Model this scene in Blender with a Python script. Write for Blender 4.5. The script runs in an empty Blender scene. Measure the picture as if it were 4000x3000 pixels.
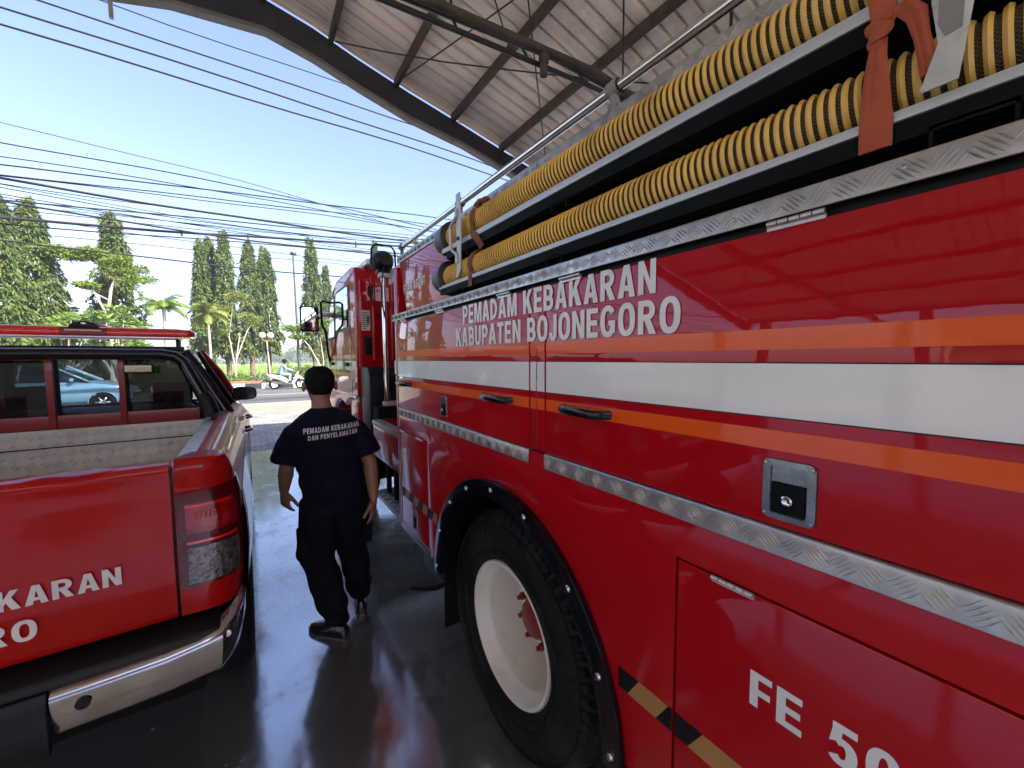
import bpy, bmesh, math, random
from mathutils import Vector, Matrix
from mathutils.bvhtree import BVHTree
import numpy as np

random.seed(7)
R = math.radians
SC = bpy.context.scene
COL = SC.collection

# ------------------------------------------------------------------ camera
cam_d = bpy.data.cameras.new('camera')
cam = bpy.data.objects.new('camera', cam_d)
COL.objects.link(cam)
SC.camera = cam
cam_d.sensor_fit = 'HORIZONTAL'
cam_d.sensor_width = 36.0
cam_d.lens = 845.0 / 2212.0 * 36.0
cam_d.clip_start = 0.02
cam_d.clip_end = 3000.0
YAW, PITCH, ROLL, CAM_H = R(33.742), R(3.784), 0.006, 1.66
_F = Vector((math.sin(YAW) * math.cos(PITCH), math.cos(YAW) * math.cos(PITCH), -math.sin(PITCH)))
_R = Vector((math.cos(YAW), -math.sin(YAW), 0))
_D = _F.cross(_R)
_R2 = _R * math.cos(ROLL) + _D * math.sin(ROLL)
_D2 = _D * math.cos(ROLL) - _R * math.sin(ROLL)
m = Matrix.Identity(4)
for i in range(3):
    m[i][0] = _R2[i]; m[i][1] = -_D2[i]; m[i][2] = -_F[i]
m[2][3] = CAM_H
cam.matrix_world = m

# ------------------------------------------------------------------ world, sun, exposure
SUN_AZ, SUN_EL = R(147.0), R(42.0)          # clockwise from +Y: behind the camera, to its right
world = bpy.data.worlds.new('World'); SC.world = world
world.use_nodes = True
wn = world.node_tree; wn.nodes.clear()
sky = wn.nodes.new('ShaderNodeTexSky'); sky.sky_type = 'NISHITA'; sky.sun_disc = False
sky.sun_elevation = SUN_EL; sky.sun_rotation = SUN_AZ
sky.altitude = 0.0; sky.air_density = 1.0; sky.dust_density = 2.2; sky.ozone_density = 2.5
bg = wn.nodes.new('ShaderNodeBackground'); bg.inputs['Strength'].default_value = 0.138
wo = wn.nodes.new('ShaderNodeOutputWorld')
tint = wn.nodes.new('ShaderNodeMix'); tint.data_type = 'RGBA'; tint.blend_type = 'MULTIPLY'; tint.inputs[0].default_value = 1.0
tint.inputs[7].default_value = (1.03, 0.925, 1.0, 1.0)     # even correction of the sky's green cast
wn.links.new(sky.outputs[0], tint.inputs[6]); wn.links.new(tint.outputs[2], bg.inputs[0]); wn.links.new(bg.outputs[0], wo.inputs[0])
sun_d = bpy.data.lights.new('sun', 'SUN'); sun_d.energy = 5.0; sun_d.angle = R(0.5); sun_d.color = (1.0, 0.93, 0.82)
sun = bpy.data.objects.new('sun', sun_d); COL.objects.link(sun)
_sd = Vector((math.sin(SUN_AZ) * math.cos(SUN_EL), math.cos(SUN_AZ) * math.cos(SUN_EL), math.sin(SUN_EL)))
sun.rotation_euler = _sd.to_track_quat('Z', 'Y').to_euler()
sun.location = _sd * 60
SC.view_settings.view_transform = 'Standard'
SC.view_settings.look = 'None'
SC.view_settings.gamma = 1.0
SC.view_settings.use_curve_mapping = False
SC.view_settings.exposure = 1.75
SC.cycles.max_bounces = 8
SC.cycles.diffuse_bounces = 5
SC.cycles.glossy_bounces = 4
SC.cycles.transparent_max_bounces = 16

# ------------------------------------------------------------------ materials
MATS = {}
def new_mat(name):
    mt = bpy.data.materials.new(name); mt.use_nodes = True
    nt = mt.node_tree; nt.nodes.clear()
    out = nt.nodes.new('ShaderNodeOutputMaterial')
    MATS[name] = mt
    return mt, nt, out
def setin(node, **kw):
    for k, v in kw.items():
        node.inputs[k.replace('_', ' ')].default_value = v
def rgba(c): return (c[0], c[1], c[2], 1.0)
def coords(nt, kind='Object'):
    return nt.nodes.new('ShaderNodeTexCoord').outputs[kind]
def noise(nt, vec, scale, detail=4, rough=0.55, stretch=None):
    if stretch:
        mp = nt.nodes.new('ShaderNodeMapping'); mp.inputs['Scale'].default_value = stretch
        nt.links.new(vec, mp.inputs[0]); vec = mp.outputs[0]
    n = nt.nodes.new('ShaderNodeTexNoise'); n.inputs['Scale'].default_value = scale
    n.inputs['Detail'].default_value = detail; n.inputs['Roughness'].default_value = rough
    nt.links.new(vec, n.inputs['Vector'])
    return n.outputs['Fac']
def ramp(nt, fac, stops):
    r = nt.nodes.new('ShaderNodeValToRGB')
    e = r.color_ramp.elements
    while len(e) < len(stops): e.new(0.5)
    for i, (p, c) in enumerate(stops):
        e[i].position = p; e[i].color = rgba(c) if len(c) == 3 else c
    nt.links.new(fac, r.inputs[0])
    return r.outputs[0]
def mixc(nt, fac, a, b, mode='MIX'):
    x = nt.nodes.new('ShaderNodeMix'); x.data_type = 'RGBA'; x.blend_type = mode
    for sock, v in ((x.inputs['Factor'], fac), (x.inputs['A'], a), (x.inputs['B'], b)):
        pass
    fa, aa, bb = x.inputs[0], x.inputs[6], x.inputs[7]
    for s, v in ((fa, fac), (aa, a), (bb, b)):
        if isinstance(v, (int, float)): s.default_value = v
        elif isinstance(v, tuple): s.default_value = rgba(v)
        else: nt.links.new(v, s)
    return x.outputs[2]
def math_n(nt, op, a, b=None):
    x = nt.nodes.new('ShaderNodeMath'); x.operation = op
    for s, v in ((x.inputs[0], a), (x.inputs[1], b)):
        if v is None: continue
        if isinstance(v, (int, float)): s.default_value = v
        else: nt.links.new(v, s)
    return x.outputs[0]
def bump(nt, h, strength=0.3, dist=0.01):
    b = nt.nodes.new('ShaderNodeBump'); b.inputs['Strength'].default_value = strength
    b.inputs['Distance'].default_value = dist
    nt.links.new(h, b.inputs['Height'])
    return b.outputs['Normal']
def principled(name, color, rough=0.5, metal=0.0, coat=0.0, coat_rough=0.05, var=0.12, vscale=3.0, bscale=0.0, bstr=0.1, bdist=0.002,
               rvar=0.0, spec=0.5, wave=0.0, dirt=None, dirt_scale=2.0, stretch=None, trans=0.0):
    mt, nt, out = new_mat(name)
    p = nt.nodes.new('ShaderNodeBsdfPrincipled')
    vec = coords(nt)
    n1 = noise(nt, vec, vscale, 5, 0.6, stretch)
    lo = tuple(max(0, c * (1 - var)) for c in color); hi = tuple(min(1, c * (1 + var)) for c in color)
    c = ramp(nt, n1, [(0.3, lo), (0.7, hi)])
    if dirt:
        n2 = noise(nt, vec, dirt_scale, 6, 0.65)
        k = ramp(nt, n2, [(0.52, (0, 0, 0)), (0.75, (1, 1, 1))])
        c = mixc(nt, k, c, dirt)
    nt.links.new(c, p.inputs['Base Color'])
    setin(p, Roughness=rough, Metallic=metal)
    p.inputs['Coat Weight'].default_value = coat
    p.inputs['Coat Roughness'].default_value = coat_rough
    p.inputs['Specular IOR Level'].default_value = spec
    p.inputs['Transmission Weight'].default_value = trans
    if rvar:
        n3 = noise(nt, vec, vscale * 2.3, 4, 0.6)
        rr = nt.nodes.new('ShaderNodeMapRange')
        rr.inputs['From Min'].default_value = 0.3; rr.inputs['From Max'].default_value = 0.7
        rr.inputs['To Min'].default_value = max(0.02, rough - rvar); rr.inputs['To Max'].default_value = min(1, rough + rvar)
        nt.links.new(n3, rr.inputs[0]); nt.links.new(rr.outputs[0], p.inputs['Roughness'])
    if bscale:
        nt.links.new(bump(nt, noise(nt, vec, bscale, 3, 0.5), bstr, bdist), p.inputs['Normal'])
    if wave:
        nw = bump(nt, math_n(nt, 'ADD', noise(nt, vec, 7.0, 2, 0.5), math_n(nt, 'MULTIPLY', noise(nt, vec, 30.0, 2, 0.5), 0.22)), wave*1.5, 0.005)
        nt.links.new(nw, p.inputs['Coat Normal'])
    nt.links.new(p.outputs[0], out.inputs[0])
    return mt
def glass_mat(name, tint, gloss=(1, 1, 1), rough=0.0, ior=1.5):
    mt, nt, out = new_mat(name)
    t = nt.nodes.new('ShaderNodeBsdfTransparent'); t.inputs[0].default_value = rgba(tint)
    g = nt.nodes.new('ShaderNodeBsdfGlossy'); g.inputs['Color'].default_value = rgba(gloss); g.inputs['Roughness'].default_value = rough
    lw_ = nt.nodes.new('ShaderNodeLayerWeight'); lw_.inputs['Blend'].default_value = 0.5
    fac = math_n(nt, 'ADD', 0.04, math_n(nt, 'MULTIPLY', 0.96, math_n(nt, 'POWER', lw_.outputs['Facing'], 5.0)))
    mx = nt.nodes.new('ShaderNodeMixShader')
    nt.links.new(fac, mx.inputs[0]); nt.links.new(t.outputs[0], mx.inputs[1]); nt.links.new(g.outputs[0], mx.inputs[2])
    nt.links.new(mx.outputs[0], out.inputs[0])
    return mt
def leaf_mat(name, dark, mid, light, trans=0.35, rough=0.5):
    mt, nt, out = new_mat(name)
    g = nt.nodes.new('ShaderNodeNewGeometry')
    c = ramp(nt, g.outputs['Random Per Island'], [(0.0, dark), (0.55, mid), (1.0, light)])
    vec = coords(nt)
    n = noise(nt, vec, 0.9, 3, 0.6)
    c = mixc(nt, ramp(nt, n, [(0.35, (0.0, 0.0, 0.0)), (0.7, (0.55, 0.55, 0.55))]), c, light)
    p = nt.nodes.new('ShaderNodeBsdfPrincipled'); nt.links.new(c, p.inputs['Base Color']); setin(p, Roughness=rough)
    p.inputs['Specular IOR Level'].default_value = 0.35
    t = nt.nodes.new('ShaderNodeBsdfTranslucent'); nt.links.new(c, t.inputs[0])
    mx = nt.nodes.new('ShaderNodeMixShader'); mx.inputs[0].default_value = trans
    nt.links.new(p.outputs[0], mx.inputs[1]); nt.links.new(t.outputs[0], mx.inputs[2])
    nt.links.new(mx.outputs[0], out.inputs[0])
    return mt

RED = (0.40, 0.002, 0.008)
principled('truck_red', RED, 0.4, coat=0.75, coat_rough=0.02, var=0.06, vscale=1.2, wave=0.06, spec=0.05)
principled('pickup_red', (0.36, 0.003, 0.003), 0.4, coat=0.42, coat_rough=0.03, var=0.06, vscale=1.5, wave=0.05, spec=0.05)
principled('dark_red', (0.22, 0.010, 0.012), 0.45, coat=0.3, var=0.15)
principled('hub_red', (0.25, 0.015, 0.015), 0.5, coat=0.2, var=0.2, vscale=20)
principled('stripe_orange', (0.72, 0.085, 0.004), 0.35, coat=0.6, spec=0.15, coat_rough=0.06, var=0.05, wave=0.05)
principled('stripe_white', (0.74, 0.73, 0.71), 0.38, coat=0.8, coat_rough=0.08, var=0.03, wave=0.05)
principled('letter_white', (0.70, 0.71, 0.69), 0.45, coat=0.3, var=0.05, vscale=15)
principled('letter_silver', (0.62, 0.60, 0.58), 0.45, coat=0.3, var=0.08, vscale=15)
principled('hazard_yellow', (0.38, 0.19, 0.055), 0.45, coat=0.3, var=0.12, vscale=12)
principled('black_gloss', (0.005, 0.005, 0.007), 0.2, coat=0.35, spec=0.2, coat_rough=0.06, var=0.3, vscale=6)
principled('black_satin', (0.006, 0.006, 0.007), 0.45, spec=0.25, var=0.3, vscale=8)
principled('black_matte', (0.004, 0.004, 0.004), 0.75, spec=0.15, var=0.3, vscale=8)
principled('charcoal_paint', (0.007, 0.009, 0.009), 0.6, spec=0.06, var=0.25, vscale=5)
principled('rubber', (0.007, 0.007, 0.007), 0.65, var=0.4, vscale=14, bscale=60, bstr=0.2, bdist=0.003, dirt=(0.022, 0.020, 0.018), dirt_scale=5, spec=0.22)
principled('aluminium', (0.50, 0.48, 0.45), 0.42, metal=0.9, var=0.18, vscale=14, rvar=0.1, bscale=90, bstr=0.05, dirt=(0.36, 0.34, 0.31), dirt_scale=9)
principled('bed_plate', (0.55, 0.53, 0.48), 0.5, metal=0.55, var=0.15, vscale=8, rvar=0.1, dirt=(0.40, 0.36, 0.31), dirt_scale=4)
principled('steel', (0.36, 0.36, 0.35), 0.3, metal=1.0, var=0.15, vscale=20, rvar=0.1)
principled('latch_steel', (0.20, 0.20, 0.20), 0.32, metal=1.0, var=0.2, vscale=30, rvar=0.1)
principled('hinge_steel', (0.62, 0.61, 0.58), 0.4, metal=0.8, var=0.15, vscale=30)
principled('chrome', (0.62, 0.62, 0.64), 0.06, metal=1.0, var=0.03)
principled('bumper_chrome', (0.42, 0.43, 0.47), 0.13, metal=1.0, var=0.08, vscale=4, rvar=0.05)
principled('brake_lens', (0.26, 0.003, 0.005), 0.15, spec=0.3, coat=0.6, coat_rough=0.02, var=0.5, vscale=26, bscale=60, bstr=0.4)
principled('rail_steel', (0.72, 0.70, 0.66), 0.16, metal=1.0, var=0.08, rvar=0.06, vscale=12)
principled('tray_edge', (0.52, 0.53, 0.54), 0.5, metal=0.35, var=0.08, vscale=10)
principled('rim_cream', (0.76, 0.73, 0.66), 0.42, coat=0.25, var=0.05, vscale=5, dirt=(0.58, 0.54, 0.46), dirt_scale=6)
principled('hose_yellow', (0.80, 0.50, 0.11), 0.38, var=0.15, vscale=9, coat=0.2, rvar=0.1, dirt=(0.55, 0.31, 0.07), dirt_scale=6)
principled('coupling', (0.035, 0.033, 0.032), 0.4, metal=0.4, var=0.3, vscale=18)
principled('strap_orange', (0.42, 0.085, 0.035), 0.8, var=0.18, vscale=14, bscale=240, bstr=0.2)
principled('strap_brown', (0.22, 0.07, 0.03), 0.8, var=0.2, vscale=14, bscale=240, bstr=0.2)
principled('bracket_white', (0.55, 0.55, 0.50), 0.6, var=0.15, vscale=16, dirt=(0.28, 0.24, 0.17), dirt_scale=14, bscale=60, bstr=0.2)
principled('paper', (0.62, 0.62, 0.58), 0.7, var=0.06, vscale=10)
principled('ink', (0.12, 0.12, 0.12), 0.7)
principled('emblem_gold', (0.55, 0.45, 0.12), 0.5, var=0.2, vscale=40)
principled('emblem_green', (0.05, 0.16, 0.08), 0.5, var=0.3, vscale=40)
principled('lens_red', (0.68, 0.008, 0.010), 0.12, coat=1.0, coat_rough=0.02, var=0.25, vscale=30, bscale=70, bstr=0.25)
principled('lens_dark_red', (0.085, 0.002, 0.003), 0.15, spec=0.2, coat=0.5, coat_rough=0.02, var=0.3, vscale=20)
principled('lens_clear', (0.13, 0.12, 0.12), 0.2, metal=0.6, coat=0.6, coat_rough=0.02, var=0.8, vscale=45, bscale=45, bstr=0.8, bdist=0.01)
principled('lamp_cream', (0.55, 0.50, 0.36), 0.4, coat=0.6, var=0.2, vscale=60, bscale=80, bstr=0.5)
principled('seat_cloth', (0.03, 0.03, 0.032), 0.9, var=0.2)
principled('roof_sheet', (0.85, 0.73, 0.61), 0.6, metal=0.0, var=0.16, vscale=1.4, rvar=0.1, stretch=(0.4, 4, 1), dirt=(0.50, 0.41, 0.33), dirt_scale=1.2)
principled('fascia_dark', (0.050, 0.050, 0.062), 0.6, var=0.25, vscale=2, dirt=(0.08, 0.07, 0.065), dirt_scale=3)
principled('flange_grey', (0.24, 0.22, 0.20), 0.7, var=0.2, vscale=4, dirt=(0.12, 0.10, 0.09), dirt_scale=5)
principled('rust_steel', (0.085, 0.060, 0.045), 0.75, var=0.35, vscale=6, dirt=(0.045, 0.035, 0.03), dirt_scale=7)
principled('dark_steel', (0.035, 0.034, 0.033), 0.6, var=0.3, vscale=6)
principled('plaster', (0.55, 0.47, 0.36), 0.85, var=0.1, vscale=1.2, bscale=30, bstr=0.15, dirt=(0.36, 0.30, 0.23), dirt_scale=1.0)
principled('plaster_grey', (0.34, 0.33, 0.33), 0.85, var=0.12, vscale=1.2, bscale=30, bstr=0.15)
principled('cable', (0.012, 0.013, 0.016), 0.7, var=0.2)
principled('pole_green', (0.045, 0.052, 0.055), 0.55, var=0.2, vscale=3)
principled('globe_white', (0.85, 0.84, 0.80), 0.3, var=0.03, coat=0.3)
principled('brick_red', (0.33, 0.13, 0.09), 0.85, var=0.25, vscale=5)
principled('kerb_white', (0.66, 0.65, 0.62), 0.8, var=0.12, vscale=4, dirt=(0.40, 0.37, 0.32), dirt_scale=3)
principled('kerb_black', (0.012, 0.013, 0.018), 0.8, var=0.25, vscale=4, dirt=(0.035, 0.034, 0.034), dirt_scale=3)
principled('bark', (0.14, 0.105, 0.075), 0.9, var=0.3, vscale=5, bscale=14, bstr=0.6, bdist=0.02)
principled('bark_pale', (0.34, 0.30, 0.25), 0.9, var=0.2, vscale=5, bscale=18, bstr=0.4, bdist=0.02)
principled('flower_pink', (0.62, 0.05, 0.12), 0.7, var=0.2)
principled('skin', (0.26, 0.125, 0.075), 0.5, var=0.1, vscale=9, bscale=120, bstr=0.08)
principled('hair', (0.004, 0.004, 0.004), 0.7, spec=0.15, var=0.3, vscale=50, bscale=220, bstr=0.6, bdist=0.004)
principled('shirt_navy', (0.007, 0.007, 0.020), 0.9, var=0.15, vscale=7, bscale=14, bstr=0.8, bdist=0.03, spec=0.1)
principled('trouser_navy', (0.007, 0.007, 0.012), 0.9, var=0.2, vscale=7, bscale=11, bstr=0.9, bdist=0.03, spec=0.1)
principled('shoe_black', (0.008, 0.008, 0.010), 0.28, coat=0.4, var=0.2)
principled('shirt_print', (0.62, 0.62, 0.64), 0.8, var=0.06)
principled('scooter_white', (0.74, 0.74, 0.74), 0.3, coat=0.8, var=0.03)
principled('cloth_blue', (0.18, 0.28, 0.50), 0.85, var=0.12, vscale=9)
principled('cloth_jeans', (0.22, 0.34, 0.55), 0.85, var=0.12, vscale=9)
principled('cloth_maroon', (0.22, 0.03, 0.05), 0.85, var=0.12, vscale=9)
principled('car_blue', (0.30, 0.52, 0.66), 0.3, coat=1.0, var=0.03)
principled('car_silver_glass', (0.02, 0.025, 0.03), 0.06, coat=0.5, var=0.1)
principled('alloy', (0.60, 0.60, 0.62), 0.3, metal=0.8, var=0.05)
principled('soil', (0.12, 0.085, 0.055), 0.95, var=0.3, vscale=5, bscale=20, bstr=0.5, bdist=0.03)
glass_mat('glass_tint', (0.10, 0.12, 0.13))
glass_mat('glass_dark', (0.035, 0.04, 0.045))
glass_mat('glass_clear', (0.80, 0.84, 0.85))
glass_mat('glass_pane', (0.24, 0.29, 0.33))
principled('truck_glass', (0.012, 0.014, 0.016), 0.03, coat=1.0, coat_rough=0.0, var=0.1)
principled('mirror_glass', (0.80, 0.82, 0.84), 0.02, metal=1.0, var=0.02)
leaf_mat('leaf_ashoka', (0.025, 0.060, 0.012), (0.055, 0.105, 0.020), (0.14, 0.19, 0.045), 0.3)
leaf_mat('leaf_lime', (0.07, 0.14, 0.02), (0.14, 0.23, 0.03), (0.26, 0.34, 0.06), 0.4)
leaf_mat('leaf_broad', (0.05, 0.12, 0.018), (0.10, 0.20, 0.03), (0.22, 0.32, 0.07), 0.35)
leaf_mat('leaf_palm', (0.07, 0.15, 0.02), (0.12, 0.22, 0.03), (0.22, 0.30, 0.06), 0.3)
leaf_mat('leaf_palm_yellow', (0.09, 0.14, 0.025), (0.16, 0.21, 0.04), (0.27, 0.31, 0.08), 0.35)
leaf_mat('leaf_hedge', (0.05, 0.11, 0.018), (0.11, 0.20, 0.03), (0.22, 0.31, 0.06), 0.3)
leaf_mat('leaf_agave', (0.10, 0.15, 0.09), (0.17, 0.23, 0.15), (0.26, 0.32, 0.22), 0.15)
leaf_mat('leaf_far', (0.06, 0.11, 0.05), (0.09, 0.15, 0.07), (0.14, 0.20, 0.10), 0.2)
leaf_mat('grass_blade', (0.12, 0.22, 0.03), (0.20, 0.33, 0.05), (0.32, 0.42, 0.09), 0.3)

def floor_material():
    mt, nt, out = new_mat('concrete_floor')
    p = nt.nodes.new('ShaderNodeBsdfPrincipled')
    vec = coords(nt)
    a = noise(nt, vec, 0.55, 6, 0.62); b = noise(nt, vec, 3.6, 8, 0.72); c = noise(nt, vec, 26, 4, 0.7); d = noise(nt, vec, 1.7, 9, 0.8)
    col = ramp(nt, a, [(0.28, (0.07, 0.070, 0.069)), (0.55, (0.16, 0.159, 0.158)), (0.78, (0.32, 0.318, 0.315))])
    col = mixc(nt, ramp(nt, b, [(0.50, (0, 0, 0)), (0.60, (0.75, 0.75, 0.75))]), col, (0.10, 0.098, 0.095))
    col = mixc(nt, ramp(nt, d, [(0.62, (0, 0, 0)), (0.66, (0.8, 0.8, 0.8))]), col, (0.055, 0.053, 0.052))
    col = mixc(nt, ramp(nt, c, [(0.4, (0, 0, 0)), (0.7, (0.35, 0.35, 0.35))]), col, (0.30, 0.30, 0.30))
    nt.links.new(col, p.inputs['Base Color'])
    rr = ramp(nt, b, [(0.30, (0.20, 0.20, 0.20)), (0.52, (0.33, 0.33, 0.33)), (0.70, (0.52, 0.52, 0.52))])
    nt.links.new(rr, p.inputs['Roughness'])
    p.inputs['Specular IOR Level'].default_value = 0.6
    p.inputs['Coat Weight'].default_value = 1.0; p.inputs['Coat IOR'].default_value = 5.0
    nt.links.new(ramp(nt, b, [(0.30, (0.05, 0.05, 0.05)), (0.52, (0.12, 0.12, 0.12)), (0.68, (0.30, 0.30, 0.30))]), p.inputs['Coat Roughness'])
    h = math_n(nt, 'ADD', math_n(nt, 'MULTIPLY', b, 0.7), math_n(nt, 'MULTIPLY', c, 0.25))
    nb_ = bump(nt, h, 0.28, 0.006); nt.links.new(nb_, p.inputs['Normal']); nt.links.new(bump(nt, h, 0.10, 0.006), p.inputs['Coat Normal'])
    nt.links.new(p.outputs[0], out.inputs[0])
floor_material()
def ground_material(name, stops, scale, rough=0.9, bs=20, bd=0.02, stretch=None, second=None):
    mt, nt, out = new_mat(name)
    p = nt.nodes.new('ShaderNodeBsdfPrincipled'); setin(p, Roughness=rough)
    vec = coords(nt)
    col = ramp(nt, noise(nt, vec, scale, 7, 0.65, stretch), stops)
    if second:
        col = mixc(nt, ramp(nt, noise(nt, vec, second[0], 6, 0.7), [(0.5, (0, 0, 0)), (0.68, (0.7, 0.7, 0.7))]), col, second[1])
    nt.links.new(col, p.inputs['Base Color'])
    nt.links.new(bump(nt, noise(nt, vec, bs, 5, 0.6), 0.5, bd), p.inputs['Normal'])
    nt.links.new(p.outputs[0], out.inputs[0])
ground_material('asphalt', [(0.3, (0.065, 0.065, 0.068)), (0.7, (0.105, 0.104, 0.102))], 0.8, 0.8, 60, 0.006, (0.25, 2.0, 1), (1.3, (0.125, 0.12, 0.11)))
ground_material('walk_concrete', [(0.3, (0.19, 0.18, 0.16)), (0.7, (0.28, 0.26, 0.23))], 1.2, 0.85, 30, 0.006, None, (2.2, (0.15, 0.14, 0.12)))
ground_material('bounce_concrete', [(0.3, (0.27, 0.26, 0.24)), (0.7, (0.37, 0.355, 0.33))], 0.7, 0.85, 30, 0.006, None, (1.6, (0.33, 0.31, 0.28)))
ground_material('walk_yellow', [(0.3, (0.30, 0.22, 0.09)), (0.7, (0.40, 0.31, 0.14))], 2.5, 0.85, 30, 0.006, None, (3.0, (0.32, 0.27, 0.18)))
ground_material('field_grass', [(0.25, (0.07, 0.15, 0.02)), (0.5, (0.14, 0.25, 0.035)), (0.75, (0.25, 0.34, 0.06))], 0.35, 0.95, 7, 0.05, (0.3, 1, 1), (0.05, (0.30, 0.38, 0.08)))
ground_material('verge', [(0.3, (0.06, 0.10, 0.02)), (0.7, (0.13, 0.15, 0.04))], 2.0, 0.95, 15, 0.03)
ground_material('paint_line', [(0.3, (0.55, 0.50, 0.40)), (0.7, (0.72, 0.68, 0.58))], 3.0, 0.8, 30, 0.002, None, (6.0, (0.3, 0.28, 0.25)))
def paver_material():
    mt, nt, out = new_mat('paver')
    p = nt.nodes.new('ShaderNodeBsdfPrincipled'); setin(p, Roughness=0.8)
    oi = nt.nodes.new('ShaderNodeObjectInfo'); g = nt.nodes.new('ShaderNodeNewGeometry')
    rnd = math_n(nt, 'FRACT', math_n(nt, 'ADD', oi.outputs['Random'], g.outputs['Random Per Island']))
    col = ramp(nt, rnd, [(0.0, (0.17, 0.165, 0.16)), (0.5, (0.235, 0.23, 0.22)), (1.0, (0.31, 0.30, 0.285))])
    vec = coords(nt, 'Generated')
    geo = nt.nodes.new('ShaderNodeNewGeometry')
    col = mixc(nt, ramp(nt, noise(nt, geo.outputs['Position'], 0.9, 6, 0.7), [(0.45, (0, 0, 0)), (0.65, (0.75, 0.75, 0.75))]), col, (0.16, 0.15, 0.14))
    nt.links.new(col, p.inputs['Base Color'])
    nt.links.new(bump(nt, noise(nt, geo.outputs['Position'], 60, 4, 0.6), 0.3, 0.004), p.inputs['Normal'])
    nt.links.new(p.outputs[0], out.inputs[0])
paver_material()
def hose_material():
    mt, nt, out = new_mat('hose_mesh')
    p = nt.nodes.new('ShaderNodeBsdfPrincipled'); setin(p, Roughness=0.6)
    sep = nt.nodes.new('ShaderNodeSeparateXYZ'); nt.links.new(coords(nt), sep.inputs[0])
    ang = math_n(nt, 'ARCTAN2', sep.outputs[2], sep.outputs[0])
    a = math_n(nt, 'MULTIPLY', ang, 26.0); b = math_n(nt, 'MULTIPLY', sep.outputs[1], 480.0)
    s1 = math_n(nt, 'ABSOLUTE', math_n(nt, 'SINE', math_n(nt, 'ADD', a, b)))
    s2 = math_n(nt, 'ABSOLUTE', math_n(nt, 'SINE', math_n(nt, 'SUBTRACT', a, b)))
    h = math_n(nt, 'MINIMUM', s1, s2)
    col = ramp(nt, h, [(0.18, (0.20, 0.14, 0.07)), (0.42, (0.025, 0.018, 0.011))])
    nt.links.new(col, p.inputs['Base Color'])
    nt.links.new(bump(nt, math_n(nt, 'SUBTRACT', 1.0, h), 0.6, 0.003), p.inputs['Normal'])
    nt.links.new(p.outputs[0], out.inputs[0])
hose_material()

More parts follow.
